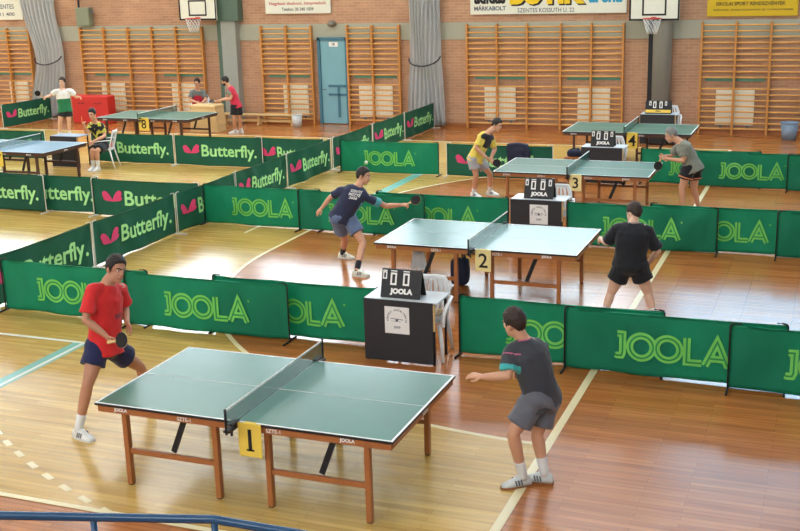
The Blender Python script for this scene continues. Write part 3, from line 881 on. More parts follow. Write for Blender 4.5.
def make_board(loc, label, z, w=0.47, yellow=False, rz=0.0, nd=4):
    root = thing('scoreboard', label, 'scoreboard', (loc[0], loc[1], z), rz, 'flip scoreboards')
    h = 0.31
    bm = bmesh.new()
    def slab(y0, y1):
        vs = [bm.verts.new(p) for p in ((-w / 2, y0, 0), (w / 2, y0, 0), (w / 2, y1, h), (-w / 2, y1, h), (-w / 2, y0 + .012, 0), (w / 2, y0 + .012, 0), (w / 2, y1 + .012, h), (-w / 2, y1 + .012, h))]
        for q in ((0, 1, 2, 3), (7, 6, 5, 4), (0, 4, 5, 1), (3, 2, 6, 7), (0, 3, 7, 4), (1, 5, 6, 2)): bm.faces.new([vs[i] for i in q])
    slab(0.0, 0.09); slab(0.2, 0.095)
    obj('folding_board', bm, M['black'], root)
    sl = lambda x, zz: 0.09 * zz / h - 0.004
    sl2 = lambda x, zz: 0.09 * zz / h - 0.0065
    for x, ww, hh, z0 in ((-0.195, 0.05, 0.095, 0.2), (-0.09, 0.075, 0.155, 0.14), (0.06, 0.075, 0.155, 0.14), (0.175, 0.05, 0.095, 0.2))[:nd]:
        bm = bmesh.new()
        q = [(x - ww / 2 - .004, z0 - .004), (x + ww / 2 + .004, z0 - .004), (x + ww / 2 + .004, z0 + hh + .004), (x - ww / 2 - .004, z0 + hh + .004)]
        for dd in (0,):
            bm.faces.new([bm.verts.new((a, sl(a, b), b)) for a, b in q])
        fc = obj('flip_card', bm, M['black'], root)
        bm = bmesh.new(); t = 0.02 if hh > .12 else .014
        ribbon(bm, [(x - ww / 2 + t / 2, z0 + t / 2), (x + ww / 2 - t / 2, z0 + t / 2), (x + ww / 2 - t / 2, z0 + hh * .86 - t / 2), (x - ww / 2 + t / 2, z0 + hh * .86 - t / 2)], t, 0, 0, True, sl2)
        ribbon(bm, [(x - ww / 2, z0 + hh - .004), (x + ww / 2, z0 + hh - .004)], .012, 0, 0, False, sl2)
        obj('digit', bm, M['white'], fc)
    if yellow:
        bm = bmesh.new(); bm.faces.new([bm.verts.new((a, sl(a, b), b)) for a, b in ((-w / 2 + .01, .03), (w / 2 - .01, .03), (w / 2 - .01, .1), (-w / 2 + .01, .1))])
        st = obj('strip', bm, M['yellow'], root)
        bm = bmesh.new(); text(bm, 'JOOLA', 0, .045, h=.04, fn=sl2, bold=.05); obj('strip_print', bm, M['text_black'], st)
    else:
        bm = bmesh.new(); text(bm, 'JOOLA', 0.01, 0.03, w=.27, h=0.078, fn=sl2, bold=.07); obj('board_print', bm, M['white'], root)
    return root
def make_notice(loc, label, z0):
    root = thing('paper_notice', label, 'poster', (loc[0], loc[1], z0), 0, 'paper notices on the desks')
    bm = bmesh.new(); box(bm, -.145, .145, -0.004, 0, 0, .31); obj('sheet', bm, M['white'], root)
    bm = bmesh.new()
    s = 'SZENTESI ASZTALITENISZ'
    for i, ch in enumerate(s):
        if ch == ' ': continue
        a = math.radians(190 - i * 200 / (len(s) - 1))
        t = bmesh.new(); text(t, ch, 0, 0, h=.022, bold=.02)
        me = bpy.data.meshes.new('g'); R = Matrix.Translation((0.1 * math.cos(a), -0.0055, .165 + .1 * math.sin(a))) @ Matrix.Rotation(-(a - PI / 2), 4, 'Y')
        t.transform(R); t.to_mesh(me); t.free(); bm.from_mesh(me); bpy.data.meshes.remove(me)
    ribbon(bm, [(-.075, .175), (.075, .165)], .008, y=-.0055); ribbon(bm, [(-.07, .145), (.05, .14)], .004, y=-.0055)
    ellipsoid(bm, (0, -.005, .155), (.018, .001, .014))
    text(bm, '2009', 0, .06, h=.03, y=-.0055, bold=.02)
    obj('notice_print', bm, M['text_grey'], root)
    return root
def make_chair(loc, rz, label):
    root = thing('plastic_chair', label, 'chair', (loc[0], loc[1], 0), rz, 'white plastic garden chairs')
    # local: sitter faces -y
    bm = bmesh.new(); NX = 12
    grid = []
    for j in range(NX + 1):
        y = -0.22 + 0.42 * j / NX
        grid.append([bm.verts.new((x * (0.22 + 0.02 * math.cos(j / NX * PI)), y, 0.43 + 0.02 * (abs(x) ** 2) + (0.012 if j < 2 else 0) - 0.02 * math.sin(PI * j / NX))) for x in [(-1 + 2 * i / NX) for i in range(NX + 1)]])
    for j in range(NX):
        for i in range(NX): bm.faces.new((grid[j][i], grid[j][i + 1], grid[j + 1][i + 1], grid[j + 1][i]))
    bmesh.ops.solidify(bm, geom=list(bm.faces), thickness=0.018)
    obj('seat', bm, M['plastic'], root, smooth=True)
    bm = bmesh.new()
    def bk(u, v):   # u -1..1, v 0..1
        w = 0.21 + 0.02 * math.sin(v * PI) - 0.05 * max(0, v - .75) * 4 * .5
        return Vector((u * w, 0.2 + 0.11 * v - 0.045 * u * u, 0.42 + 0.42 * v))
    for k in range(7):
        u = -1 + 2 * (k + .5) / 7
        tube(bm, [bk(u, v / 8) for v in range(0, 9)], (0.02, 0.006), n=8)
    tube(bm, [bk(-1 + 2 * i / 12, 1.0) for i in range(13)], (0.012, 0.035), side=(0, 1, 0), n=8)
    tube(bm, [bk(-1 + 2 * i / 12, 0.08) for i in range(13)], (0.012, 0.03), side=(0, 1, 0), n=8)
    for s in (-1, 1): tube(bm, [bk(s, v / 8) for v in range(9)], (0.018, 0.012), n=8)
    obj('backrest', bm, M['plastic'], root, smooth=True)
    for s in (-1, 1):
        bm = bmesh.new()
        tube(bm, [bk(s, .55) + Vector((s * .01, 0, 0)), (s * .27, .16, .66), (s * .28, -.05, .645), (s * .275, -.2, .62), (s * .265, -.235, .56), (s * .25, -.22, .42)], (.024, .011), side=(1, 0, 0), n=8)
        obj('armrest', bm, M['plastic'], root, smooth=True)
        for y0, y1 in ((-.19, -.25), (.17, .27)):
            bm = bmesh.new(); tube(bm, [(s * .2, y0, .43), (s * .235, (y0 + y1) / 2, .2), (s * .25, y1, 0.004)], [(.028, .02), (.024, .017), (.018, .014)], n=8, cap='flat')
            obj('leg', bm, M['plastic'], root, smooth=True)
    return root
make_desk((-4.4, 11.03), 'black fronted scoring desk in the nearest barrier row')
make_board((-4.4, 11.1), 'black flip scoreboard on the nearest desk, behind table 1', .73, nd=3)
make_notice((-4.41, 11.018), 'white paper notice taped to the nearest black desk', .345)
make_chair((-4.2, 11.36), 0.12, 'white plastic chair half hidden behind the nearest scoring desk')
make_desk((-4.31, 16.75), 'black fronted scoring desk behind table 2')
make_board((-4.29, 16.82), 'black flip scoreboard between tables 2 and 3', .73)
make_notice((-4.26, 16.738), 'white paper notice on the desk behind table 2, partly hidden by the table', .345)
make_chair((-4.08, 17.1), 0.15, 'white plastic chair behind the desk of table 2')
make_desk((-4.35, 22.1), 'black scoring desk behind table 3')
make_board((-4.35, 22.17), 'black flip scoreboard just left of the number 4 card', .73)
make_chair((-4.2, 22.45), 0.15, 'white plastic chair behind the desk of table 3')
make_desk((-4.05, 27.35), 'black scoring desk behind table 4, near the wall')
make_board((-4.05, 27.42), 'black flip scoreboard with a yellow strip in front of the round grey column', .73, .62, True)
make_chair((-3.82, 27.72), 0.15, 'white plastic chair behind the desk of table 4, near the round column')
make_desk((-16.78, 21.35), 'dark scoring desk behind the blue table, in front of the seated umpire', .74, 'bluebin')
make_chair((-15.8, 21.55), -1.2, 'white plastic chair right beside the seated umpire')
make_chair((-17.33, 28.45), 0.5, 'white plastic chair behind the pale wooden box')

# towel hung under table 2
root = thing('towel', 'white towel hanging under the left half of table 2', 'towel', (-5.15, 13.72, 0.33))
bm = bmesh.new(); rows = []
for j in range(13):
    z = .35 * j / 12; w_ = .12 - .05 * j / 12
    rows.append([bm.verts.new((w_ * (-1 + 2 * i / 16), .012 * math.sin(i * 1.3 + j * .1) * (1.2 - j / 14), z)) for i in range(17)])
for j in range(12):
    for i in range(16): bm.faces.new((rows[j][i], rows[j][i + 1], rows[j + 1][i + 1], rows[j + 1][i]))
bmesh.ops.solidify(bm, geom=list(bm.faces), thickness=.006)
obj('towel_cloth', bm, M['plastic'], root, smooth=True)

# bags and jacket
def blob(name, label, cat, loc, r, m, seed=1, group=None):
    root = thing(name, label, cat, loc)
    bm = bmesh.new(); ellipsoid(bm, (0, 0, r[2]), r, nu=28, nv=18)
    for v in bm.verts:
        c = v.co
        e = Vector((c.x / r[0], c.y / r[1], (c.z - r[2]) / r[2]))
        k = 1 / max(abs(e.x), abs(e.y), abs(e.z)) ; e2 = e.lerp(e * k, .55)
        n_ = noise.noise(Vector((c.x * 9 + seed, c.y * 9, c.z * 9))) * .05
        v.co = Vector((e2.x * r[0], e2.y * r[1], max(0, r[2] + e2.z * r[2]))) * (1 + n_)
        v.co.z = max(0, v.co.z)
    obj('bag_body', bm, m, root, smooth=True)
    bm = bmesh.new()
    for s in (-1, 1):
        tube(bm, [(-r[0] * .5, s * r[1] * .4, r[2] * 1.9), (-r[0] * .3, s * r[1] * .3, r[2] * 2.3), (r[0] * .3, s * r[1] * .3, r[2] * 2.3), (r[0] * .5, s * r[1] * .4, r[2] * 1.9)], .014, n=8)
    obj('bag_handle', bm, m, root, smooth=True)
    return root
blob('sports_bag', 'dark sports bag standing on the floor under table 2', 'bag', (-4.74, 14.25, 0), (.13, .11, .2), M['navy'], 3)
blob('sports_bag', 'dark bag on the small stool left of the desk behind table 3', 'bag', (-4.98, 22.55, .46), (.17, .12, .07), M['navy'], 5)
root = thing('stool', 'small wooden stool under a dark bag left of the desk behind table 3', 'stool', (-4.98, 22.55, 0))
bm = bmesh.new(); box(bm, -.19, .19, -.16, .16, .43, .46, bev=.005); obj('seat', bm, M['wood'], root)
for x in (-.16, .16):
    for y in (-.13, .13):
        bm = bmesh.new(); box(bm, x - .018, x + .018, y - .018, y + .018, 0, .43); obj('leg', bm, M['wood'], root)
root = thing('jacket', 'navy jacket hung over the far barrier right of the yellow shirted player', 'jacket', (-6.1, R3, 0))
bm = bmesh.new()
for sgn in (-1, 1):
    tube(bm, [(0, sgn * .03, PH + .02), (0.0, sgn * .05, PH - .1), (.01, sgn * .055, PH - .32)], [(.23, .03), (.235, .03), (.22, .022)], side=(1, 0, 0), n=16)
tube(bm, [(-.2, 0, PH + .01), (0, 0, PH + .035), (.2, 0, PH + .01)], (.05, .03), side=(0, 1, 0), n=12)
tube(bm, [(.2, -.05, PH), (.25, -.07, PH - .15), (.23, -.075, PH - .38)], .045, n=10)
me = remesh(bm, .014, 2)
for v in me.vertices: v.co += Vector((0, .012 * noise.noise(v.co * 9), 0))
obj_me('jacket_body', me, M['navy'], root)

# bins, boxes, bench
def make_bin(loc, r0, r1, h, m, label, lid=False):
    root = thing('waste_bin', label, 'bin', (loc[0], loc[1], 0))
    bm = bmesh.new()
    n = 24; prof = [(r0, 0), (r1, h), (r1 + .012, h), (r1 + .012, h - .03), (r1 - .012, h - .005), (r0 - .01, .012)]
    rings = [[bm.verts.new((r * math.cos(2 * PI * k / n), r * math.sin(2 * PI * k / n), z)) for k in range(n)] for r, z in (prof[0], prof[1], prof[4], prof[5])]
    for a, b in zip(rings[:-1], rings[1:]):
        for k in range(n): bm.faces.new((a[k], a[(k + 1) % n], b[(k + 1) % n], b[k]))
    bm.faces.new(rings[0][::-1]); bm.faces.new(rings[-1])
    obj('bucket', bm, m, root, smooth=True)
    bm = bmesh.new(); tube(bm, [(r1 * math.cos(2 * PI * k / n), r1 * math.sin(2 * PI * k / n), h) for k in range(n + 1)], .012, n=6, side=(0, 0, 1)); obj('rim', bm, m, root, smooth=True)
    return root
make_bin((-14.4, 28.75), .12, .15, .34, M['bin'], 'small white bin by the wall left of the blue door')
make_bin((-1.08, 28.7), .17, .21, .42, M['bluebin'], 'grey-blue bin by the wall at the right picture edge')
root = thing('vault_box', 'pale wooden gymnastics box behind table 8', 'gym box', (-16.58, 27.5, 0))
z = 0
for k, (w0, w1, hh) in enumerate(((.44, .43, .19), (.43, .42, .17), (.42, .41, .17), (.41, .40, .14))):
    bm = bmesh.new()
    vs = [bm.verts.new((sx * (w0 if q == 0 else w1), sy * (.24 if q == 0 else .235), z + (0 if q == 0 else hh - .006))) for q in (0, 1) for sx, sy in ((-1, -1), (1, -1), (1, 1), (-1, 1))]
    for q in ((3, 2, 1, 0), (4, 5, 6, 7), (0, 1, 5, 4), (1, 2, 6, 5), (2, 3, 7, 6), (3, 0, 4, 7)): bm.faces.new([vs[i] for i in q])
    obj('box_tier', bm, M['beige'], root); z += hh
bm = bmesh.new(); box(bm, -.41, .41, -.25, .25, z - .006, z + .08, bev=.025); obj('padded_top', bm, M['beige'], root)
root = thing('gymnastics_bench', 'long low wooden bench along the wall left of the white bin', 'bench', (-15.75, 29.0, 0))
bm = bmesh.new(); box(bm, -1.25, 1.25, -.12, .12, .27, .31, bev=.006); obj('bench_top', bm, M['beige'], root)
bm = bmesh.new(); box(bm, -1.2, 1.2, -.02, .02, .08, .15); obj('bench_beam', bm, M['beige'], root)
for x in (-1.1, 0, 1.1):
    bm = bmesh.new(); box(bm, x - .03, x + .03, -.11, .11, 0, .06); box(bm, x - .025, x + .025, -.07, .07, .05, .27); obj('bench_leg', bm, M['beige'], root)
root = thing('red_mat', 'bright red padded block standing by the wall beside the umpire in white', 'gym mat', (-21.1, 28.45, 0))
bm = bmesh.new(); box(bm, -.66, .66, -.2, .2, 0.0, .84, bev=.04); obj('pad', bm, M['red'], root, smooth=False)
bm = bmesh.new(); box(bm, -.662, .662, -.202, .202, .4, .43); obj('seam', bm, M['red'], root)
for x in (-.3, .3):
    bm = bmesh.new(); tube(bm, [(x - .1, -.2, .62), (x - .08, -.235, .61), (x + .08, -.235, .61), (x + .1, -.2, .62)], .012, n=8); obj('strap', bm, M['rope'], root)

# blue railing of the stand
root = thing('stand_railing', 'blue tubular railing of the stand in the bottom left corner', 'railing', (-3.33, 5.2, 0))
ox, oy = -3.33, 5.2
P0, PC, P1 = Vector((-7.0 - ox, 4.22 - oy, 1.1)), Vector((-3.33 - ox, 5.27 - oy, 1.1)), Vector((1.5 - ox, 5.27 - oy, 1.1))
bm = bmesh.new(); tube(bm, [P0, PC + (P0 - PC).normalized() * .06, PC, PC + Vector((.06, 0, 0)), P1], .027, side=(0, 0, 1), n=14); obj('top_rail', bm, M['rail'], root, smooth=True)
bm = bmesh.new(); dz = Vector((0, 0, -.5)); tube(bm, [P0 + dz, PC + dz, P1 + dz], .018, side=(0, 0, 1), n=10); obj('lower_rail', bm, M['rail'], root, smooth=True)
d0 = (P0 - PC).normalized()
for q in (PC, PC + d0 * 0.75, PC + d0 * 1.5, PC + d0 * 2.25, PC + d0 * 3.0, PC + Vector((1.2, 0, 0)), PC + Vector((2.4, 0, 0)), PC + Vector((3.6, 0, 0))):
    bm = bmesh.new(); tube(bm, [(q.x, q.y, 0), (q.x, q.y, 1.09)], .021, n=12, cap='flat'); tube(bm, [(q.x, q.y, 0), (q.x, q.y, .012)], .05, n=14, cap='flat')
    obj('post', bm, M['rail'], root, smooth=True)

# balls
def ball(loc, label, r=.02):
    bm = bmesh.new(); ellipsoid(bm, (0, 0, 0), (r, r, r), nu=14, nv=9)
    o = obj('table_tennis_ball', bm, M['white'], None, True, loc)
    tag(o, label, 'ball', 'white balls')
ball((-5.99, 14.0, 1.72), 'white ball in flight left of the navy player\'s table', .022)

# ------------------------------------------------------------------ people
SK1 = mat('warm_skin', srgb(214, 160, 128), 0.5, 0.4, 0.06, 10)
SK2 = mat('tanned_skin', srgb(190, 134, 104), 0.5, 0.4, 0.06, 10)
SK3 = mat('light_skin', srgb(226, 182, 156), 0.5, 0.4, 0.06, 10)
HAIRK = mat('black_hair', srgb(34, 28, 26), 0.5, 0.4, 0.25, 40, bump=.5, bscale=60)
HAIRB = mat('dark_brown_hair', srgb(52, 38, 32), 0.5, 0.4, 0.25, 40, bump=.5, bscale=60)
HAIRG = mat('grey_hair', srgb(136, 136, 132), 0.6, 0.4, 0.25, 40, bump=.5, bscale=60)
EYEW = mat('eye_white', srgb(232, 228, 222), 0.3, 0.5, 0.02)
IRIS = mat('dark_iris', srgb(44, 32, 26), 0.2, 0.5, 0.05)
LIP = mat('lip_skin', srgb(176, 104, 92), 0.45, 0.4, 0.05)
SOCKW = mat('white_sock_knit', srgb(232, 232, 230), 0.8, 0.2, 0.03, 20)
SOLE = mat('gum_rubber_sole', srgb(150, 96, 60), 0.6, 0.3, 0.05, 10)
WSOLE = mat('white_rubber_sole', srgb(220, 220, 214), 0.6, 0.3, 0.03, 10)
def fab(name, rgb, var=.1): return mat(name, srgb(*rgb), .75, .25, var, 5, bump=.25, bscale=24, sheen=.15)
WOODH = M['beige']

def V(p): return Vector(p)
def make_shoe(an, toe, mats, parent, W, solem):
    d = V(toe) - V(an); d.z = 0; d.normalize()
    s = Vector((d.y, -d.x, 0)); c = Vector((an[0], an[1], 0))
    bm = bmesh.new()
    secs = [(-.075, .020, .05), (-.062, .031, .085), (-.03, .037, .105), (.02, .042, .112), (.05, .044, .1), (.09, .047, .074), (.13, .046, .058), (.165, .04, .047), (.188, .026, .038), (.196, .012, .03)]
    n = 12; rings = []
    for x, hw, hh in secs:
        row = []
        for k in range(n):
            a = PI * k / (n - 1)
            row.append(bm.verts.new(c + d * x + s * (hw * math.cos(a) * (1 if abs(math.cos(a)) > .7 else .96)) + Vector((0, 0, .014 + (hh - .014) * math.sin(a) ** .6))))
        rings.append(row)
    for A, B in zip(rings[:-1], rings[1:]):
        for k in range(n - 1): bm.faces.new((A[k], A[k + 1], B[k + 1], B[k]))
        bm.faces.new((A[0], B[0], B[-1], A[-1]))
    bm.faces.new(rings[0]); bm.faces.new(rings[-1][::-1])
    sh = obj('shoe', bm, mats[0], parent, True)
    bm = bmesh.new(); pts_o = []
    for x, hw, hh in secs: pts_o.append(c + d * (x * 1.02) + s * (hw + .004))
    for x, hw, hh in reversed(secs): pts_o.append(c + d * (x * 1.02) - s * (hw + .004))
    lo = [bm.verts.new(p + Vector((0, 0, .0))) for p in pts_o]; hi = [bm.verts.new(p + Vector((0, 0, .02))) for p in pts_o]
    m_ = len(lo)
    for k in range(m_): bm.faces.new((lo[k], lo[(k + 1) % m_], hi[(k + 1) % m_], hi[k]))
    bm.faces.new(lo[::-1]); bm.faces.new(hi)
    obj('sole', bm, solem, sh)
    if len(mats) > 1:
        bm = bmesh.new()
        for sg in (1, -1):
            if sg < 0:
                obj('shoe_stripe', bm, mats[1], sh); bm = bmesh.new()
            for x in (.02, .045, .07):
                bar(bm, c + d * x + s * (sg * .04) + s * (sg * .006) + Vector((0, 0, .028)), c + d * (x + .012) + s * (sg * .04) + Vector((0, 0, .075)), .012, .006, up=s)
        obj('shoe_stripe', bm, mats[1], sh)

def person(key, label, J, skin, hair, shirt, shorts, face, hs=1.0, voxel=.009, beard=None, gray=False, sleeve=.62,
           short_len=.62, sock=SOCKW, sockh=.13, shoe=None, solem=WSOLE, shirt_fn=None, shirt_mats=None, shorts_fn=None, shorts_mats=None,
           grip=(), hand_dirs={}, collar=None, bulk=1.0, hem=-.16, bow=.04, hairlen=0.0, long_trousers=False):
    J = {k: V(v) for k, v in J.items()}
    base = Vector(((J['anL'].x + J['anR'].x) / 2, (J['anL'].y + J['anR'].y) / 2, 0))
    root = thing('person', label, 'person', base)
    for k in J: J[k] = J[k] - base
    for S, o_ in (('R', 'L'), ('L', 'R')):
        J['sj' + S] = J['sh' + S].lerp(J['sh' + o_], .06) - (J['neck'] - J['pel']).normalized() * .018
    J['shR'], J['shL'] = J['sjR'], J['sjL']
    mid = (J['hipR'] + J['hipL']) / 2
    for S in ('hipR', 'hipL'):
        q = J[S] - mid
        if q.length > .092: J[S] = mid + q * (.092 / q.length)
    ss = (J['shR'] - J['shL']).normalized(); hv = (J['hipR'] - J['hipL']).normalized()
    pel, neck, head = J['pel'], J['neck'], J['head']
    ax = (neck - pel).normalized()
    back = ss.cross(ax).normalized() * 1.0         # ss x up = forward?  right x up -> forward is up x right
    fwd = ax.cross(ss).normalized()                # up x right = forward  (checked: z x x = y)
    def spine(t):
        m = pel.lerp(neck, .55) - fwd * bow
        if t < 0: return pel + (m - pel).normalized() * (t * (neck - pel).length) * .9
        return pel * (1 - t) ** 2 + m * 2 * t * (1 - t) + neck * t * t
    def sd(t): return hv.lerp(ss, max(0, min(1, t))).normalized()
    # --- body
    b = bulk
    bm = bmesh.new()
    ts = [-.14, -.03, .2, .45, .7, .86, .97]
    ra = [(.11 * b, .08 * b), (.142 * b, .098 * b), (.142 * b, .1 * b), (.152 * b, .108 * b), (.165 * b, .108 * b), (.125, .085), (.066, .06)]
    tube(bm, [spine(t) for t in ts], ra, [sd(t) for t in ts], n=20)
    hf = V(face[0]).normalized()
    up = (head - neck).normalized()
    up = (up * .6 + Vector((0, 0, 1)) * .6 + V(face[1]) if len(face) > 1 else up * .5 + Vector((0, 0, 1)) * .8).normalized()
    hf = (hf - up * hf.dot(up)).normalized()
    hr = hf.cross(up).normalized()
    k = hs
    HM = Matrix(((hr.x * k, hf.x * k, up.x * k, head.x), (hr.y * k, hf.y * k, up.y * k, head.y), (hr.z * k, hf.z * k, up.z * k, head.z), (0, 0, 0, 1)))
    tube(bm, [spine(.9), neck, HM @ Vector((0, -.015, -.05))], [(.075, .065), (.057, .06), (.056, .06)], ss, n=16)
    ellipsoid(bm, (0, -.012, .03), (.076, .096, .09), HM); ellipsoid(bm, (0, .022, -.045), (.058, .068, .078), HM)
    ellipsoid(bm, (0, .062, -.098), (.03, .026, .022), HM); ellipsoid(bm, (0, .096, -.02), (.013, .02, .027), HM); ellipsoid(bm, (0, .1, -.034), (.018, .016, .012), HM)
    ellipsoid(bm, (0, .078, .022), (.052, .016, .012), HM); ellipsoid(bm, (0, .082, -.066), (.024, .012, .012), HM)
    for s in (-1, 1): ellipsoid(bm, (s * .077, -.008, -.012), (.011, .022, .032), HM)
    hand_geo = []
    for S, sg in (('R', 1), ('L', -1)):
        sh, el, wr = J['sh' + S], J['el' + S], J['wr' + S]
        tube(bm, [spine(.82) + ss * sg * .05, sh.lerp(spine(.86), .4), sh], [.07, .062, .054 * b], fwd, n=14)
        tube(bm, [sh, sh.lerp(el, .35), sh.lerp(el, .8), el, el.lerp(wr, .3), el.lerp(wr, .7), wr], [.054 * b, .05 * b, .042, .04, .042, .034, .027], fwd, n=14)
        hd = V(hand_dirs[S][0]).normalized() if S in hand_dirs else ((wr - el).normalized() + Vector((0, 0, -.15))).normalized()
        pn = V(hand_dirs[S][1]) if S in hand_dirs else (ss * (-sg) + Vector((0, 0, -.5)))
        pn = (pn - hd * pn.dot(hd)).normalized(); sv = hd.cross(pn).normalized()
        tube(bm, [wr, wr + hd * .035, wr + hd * .085], [(.027, .021), (.037, .018), (.04, .015)], sv, n=14)
        hand_geo.append((S, sg, wr, hd, pn, sv))
        hp, kn, an = J['hip' + S], J['kn' + S], J['an' + S]
        tube(bm, [hp.lerp(spine(.0), .3), hp, hp.lerp(kn, .35), hp.lerp(kn, .75), kn, kn.lerp(an, .25), kn.lerp(an, .6), an + (kn - an) * .06],
             [.084 * b, .084 * b, .08 * b, .064 * b, .054, .056, .045, .034], hv, n=16)
        tf = V(J['toe' + S]) - an; tf.z = 0; tf.normalize()
        tube(bm, [an + Vector((0, 0, .01)), an - Vector((0, 0, .035)) + tf * .05, an + tf * .12 - Vector((0, 0, .055))], [.033, (.03, .024), (.03, .014)], hv, n=12)
    me = remesh(bm, voxel, 4)
    b2 = bmesh.new(); b2.from_mesh(me); bpy.data.meshes.remove(me)
    for S, sg, wr, hd, pn, sv in hand_geo:
        curl = 1.05 if S in grip else .35
        for off, ln in ((-.030, .058), (-.010, .072), (.010, .078), (.030, .070)):
            p = wr + hd * .075 + sv * off * (1 if True else -1); pts = [p]; d = hd.copy(); ang = 0
            for i, fr in enumerate((.46, .30, .24)):
                ang += curl * (.6 if i == 0 else .8)
                dd = hd * math.cos(ang) + pn * math.sin(ang); p = p + dd * ln * fr; pts.append(p)
            tube(b2, pts, [.0095, .009, .008, .0065], sv, n=8)
        p = wr + hd * .028 + sv * .03
        tube(b2, [p, p + (hd * .6 + sv * .6 + pn * .3).normalized() * .035, p + (hd * .6 + sv * .6 + pn * .3).normalized() * .035 + (hd * .8 + pn * (.6 if S in grip else .25)).normalized() * .035], [.013, .011, .008], pn, n=8)
    bd = bpy.data.meshes.new('body'); b2.to_mesh(bd); b2.free()
    for p in bd.polygons: p.use_smooth = True
    obj_me('body', bd, skin, root)
    # --- face details and hair
    for s in (-1, 1):
        bm = bmesh.new(); ellipsoid(bm, (s * .031, .0745, .0), (.012, .009, .007), HM, 10, 7); e = obj('eye', bm, EYEW, root, True)
        bm = bmesh.new(); ellipsoid(bm, (s * .031, .082, .0), (.006, .0035, .0065), HM, 8, 6); obj('iris', bm, IRIS, e, True)
        bm = bmesh.new(); tube(bm, [HM @ Vector((s * .014, .092, .02)), HM @ Vector((s * .03, .088, .026)), HM @ Vector((s * .048, .074, .021))], .0045 * hs, n=6); obj('eyebrow', bm, hair, root, True)
    bm = bmesh.new(); tube(bm, [HM @ Vector((-.024, .085, -.067)), HM @ Vector((0, .095, -.066)), HM @ Vector((.024, .085, -.067))], [.004, .006, .004], n=8); obj('mouth', bm, LIP, root, True)
    bm = bmesh.new(); NU, NVv = 56, 36
    rows = []
    for j in range(NVv + 1):
        th = PI * j / NVv; row = []
        for i in range(NU):
            ph = 2 * PI * i / NU
            dx, dy, dz = math.sin(th) * math.sin(ph), math.sin(th) * math.cos(ph), math.cos(th)
            az = math.atan2(abs(dx), dy)                       # 0 front .. pi back
            P_ = ((0, .42), (.5, .38), (.85, .2), (1.1, -.15), (1.25, -.5), (1.5, -.55), (1.7, -.3), (1.95, -.45), (2.4, -.78), (3.15, -.88))
            for (a0, l0), (a1, l1) in zip(P_[:-1], P_[1:]):
                if a0 <= az <= a1: line = l0 + (l1 - l0) * (az - a0) / (a1 - a0)
            line -= hairlen * (az > 1.0) + .05 * noise.noise(Vector((dx * 9, dy * 9, dz * 3)))
            cov = 1 / (1 + math.exp(-(dz - line) * 13))
            nn = noise.noise(Vector((dx * 5, dy * 5, dz * 5 + len(key)))) * .07 + noise.noise(Vector((dx * 14, dy * 14, dz * 14))) * .05
            r = 0.80 + (0.29 + nn + .05 * max(0, dz) ) * cov
            row.append(bm.verts.new(HM @ Vector((dx * .079 * r, -.012 + dy * .099 * r, .032 + dz * (.097 if dz > 0 else .115) * r))))
        rows.append(row)
    for j in range(NVv):
        for i in range(NU):
            try: bm.faces.new((rows[j][i], rows[j + 1][i], rows[j + 1][(i + 1) % NU], rows[j][(i + 1) % NU]))
            except ValueError: pass
    bmesh.ops.remove_doubles(bm, verts=bm.verts, dist=.0005)
    obj('hair', bm, hair, root, True)
    if beard:
        bm = bmesh.new(); ellipsoid(bm, (0, .028, -.068), (.063, .07, .064), HM, 24, 16)
        bmesh.ops.delete(bm, geom=[v for v in bm.verts if (HM.inverted() @ v.co).z > -.05 and (HM.inverted() @ v.co).y > .04], context='VERTS')
        obj('beard', bm, beard, root, True)
    # --- shirt
    bm = bmesh.new()
    ts = [hem, -.03, .2, .45, .7, .86, .95]
    ra = [(.2 * b, .158 * b), (.188 * b, .145 * b), (.168 * b, .124 * b), (.178 * b, .13 * b), (.188 * b, .128 * b), (.15, .1), (.078, .072)]
    tube(bm, [spine(t) for t in ts], ra, [sd(t) for t in ts], n=22, cap='flat')
    for S, sg in (('R', 1), ('L', -1)):
        sh, el = J['sh' + S], J['el' + S]
        tube(bm, [spine(.8) + ss * sg * .05, sh.lerp(spine(.84), .4), sh], [.086, .076, .064 * b], fwd, n=14)
        tube(bm, [sh, sh.lerp(el, .3), sh.lerp(el, sleeve)], [.064 * b, .068 * b, .075 * b], fwd, n=14, cap='flat')
    me = remesh(bm, max(voxel, .01), 3)
    for v in me.vertices:
        q = v.co * 7
        v.co += v.normal * (.014 * noise.noise(Vector((q.x, q.y, q.z * .6))) + .009 * noise.noise(Vector((v.co.x * 15, v.co.y * 15, v.co.z * 11 + 5 * v.co.x))) + .003 * noise.noise(v.co * 30))
    frame = dict(spine=spine, ss=ss, fwd=fwd, ax=ax, pel=pel, neck=neck, J=J, L=(neck - pel).length)
    so = obj_me('shirt', me, shirt_mats or shirt, root)
    if shirt_fn:
        for p in me.polygons:
            c = p.center; t = (c - pel).dot(ax) / frame['L']; u = (c - pel.lerp(neck, t)).dot(ss); w = (c - pel.lerp(neck, t)).dot(fwd)
            sl = 0
            for S, sg in (('R', 1), ('L', -1)):
                sh, el = J['sh' + S], J['el' + S]; dd = el - sh; q = (c - sh).dot(dd) / dd.length_squared
                if (c - sh - dd * q).length < .1 and q > .12: sl = q * sg
            p.material_index = shirt_fn(t, u, w, sl)
    if collar:
        bm = bmesh.new(); n_ = (neck - spine(.9)).normalized()
        pts = [spine(.955) + ss * .072 * math.cos(a) + fwd * .068 * math.sin(a) - n_ * .012 * math.sin(a) for a in [2 * PI * k / 20 for k in range(21)]]
        tube(bm, pts, (.006, .014), n_, n=8); obj('collar', bm, collar, so, True)
    # --- shorts
    bm = bmesh.new()
    ts = [.12, 0, -.1, -.17]
    tube(bm, [spine(t) for t in ts], [(.15 * b, .108 * b), (.166 * b, .12 * b), (.172 * b, .13 * b), (.15 * b, .12 * b)], hv, n=20, cap='flat')
    bz = spine(-.2) - spine(0)
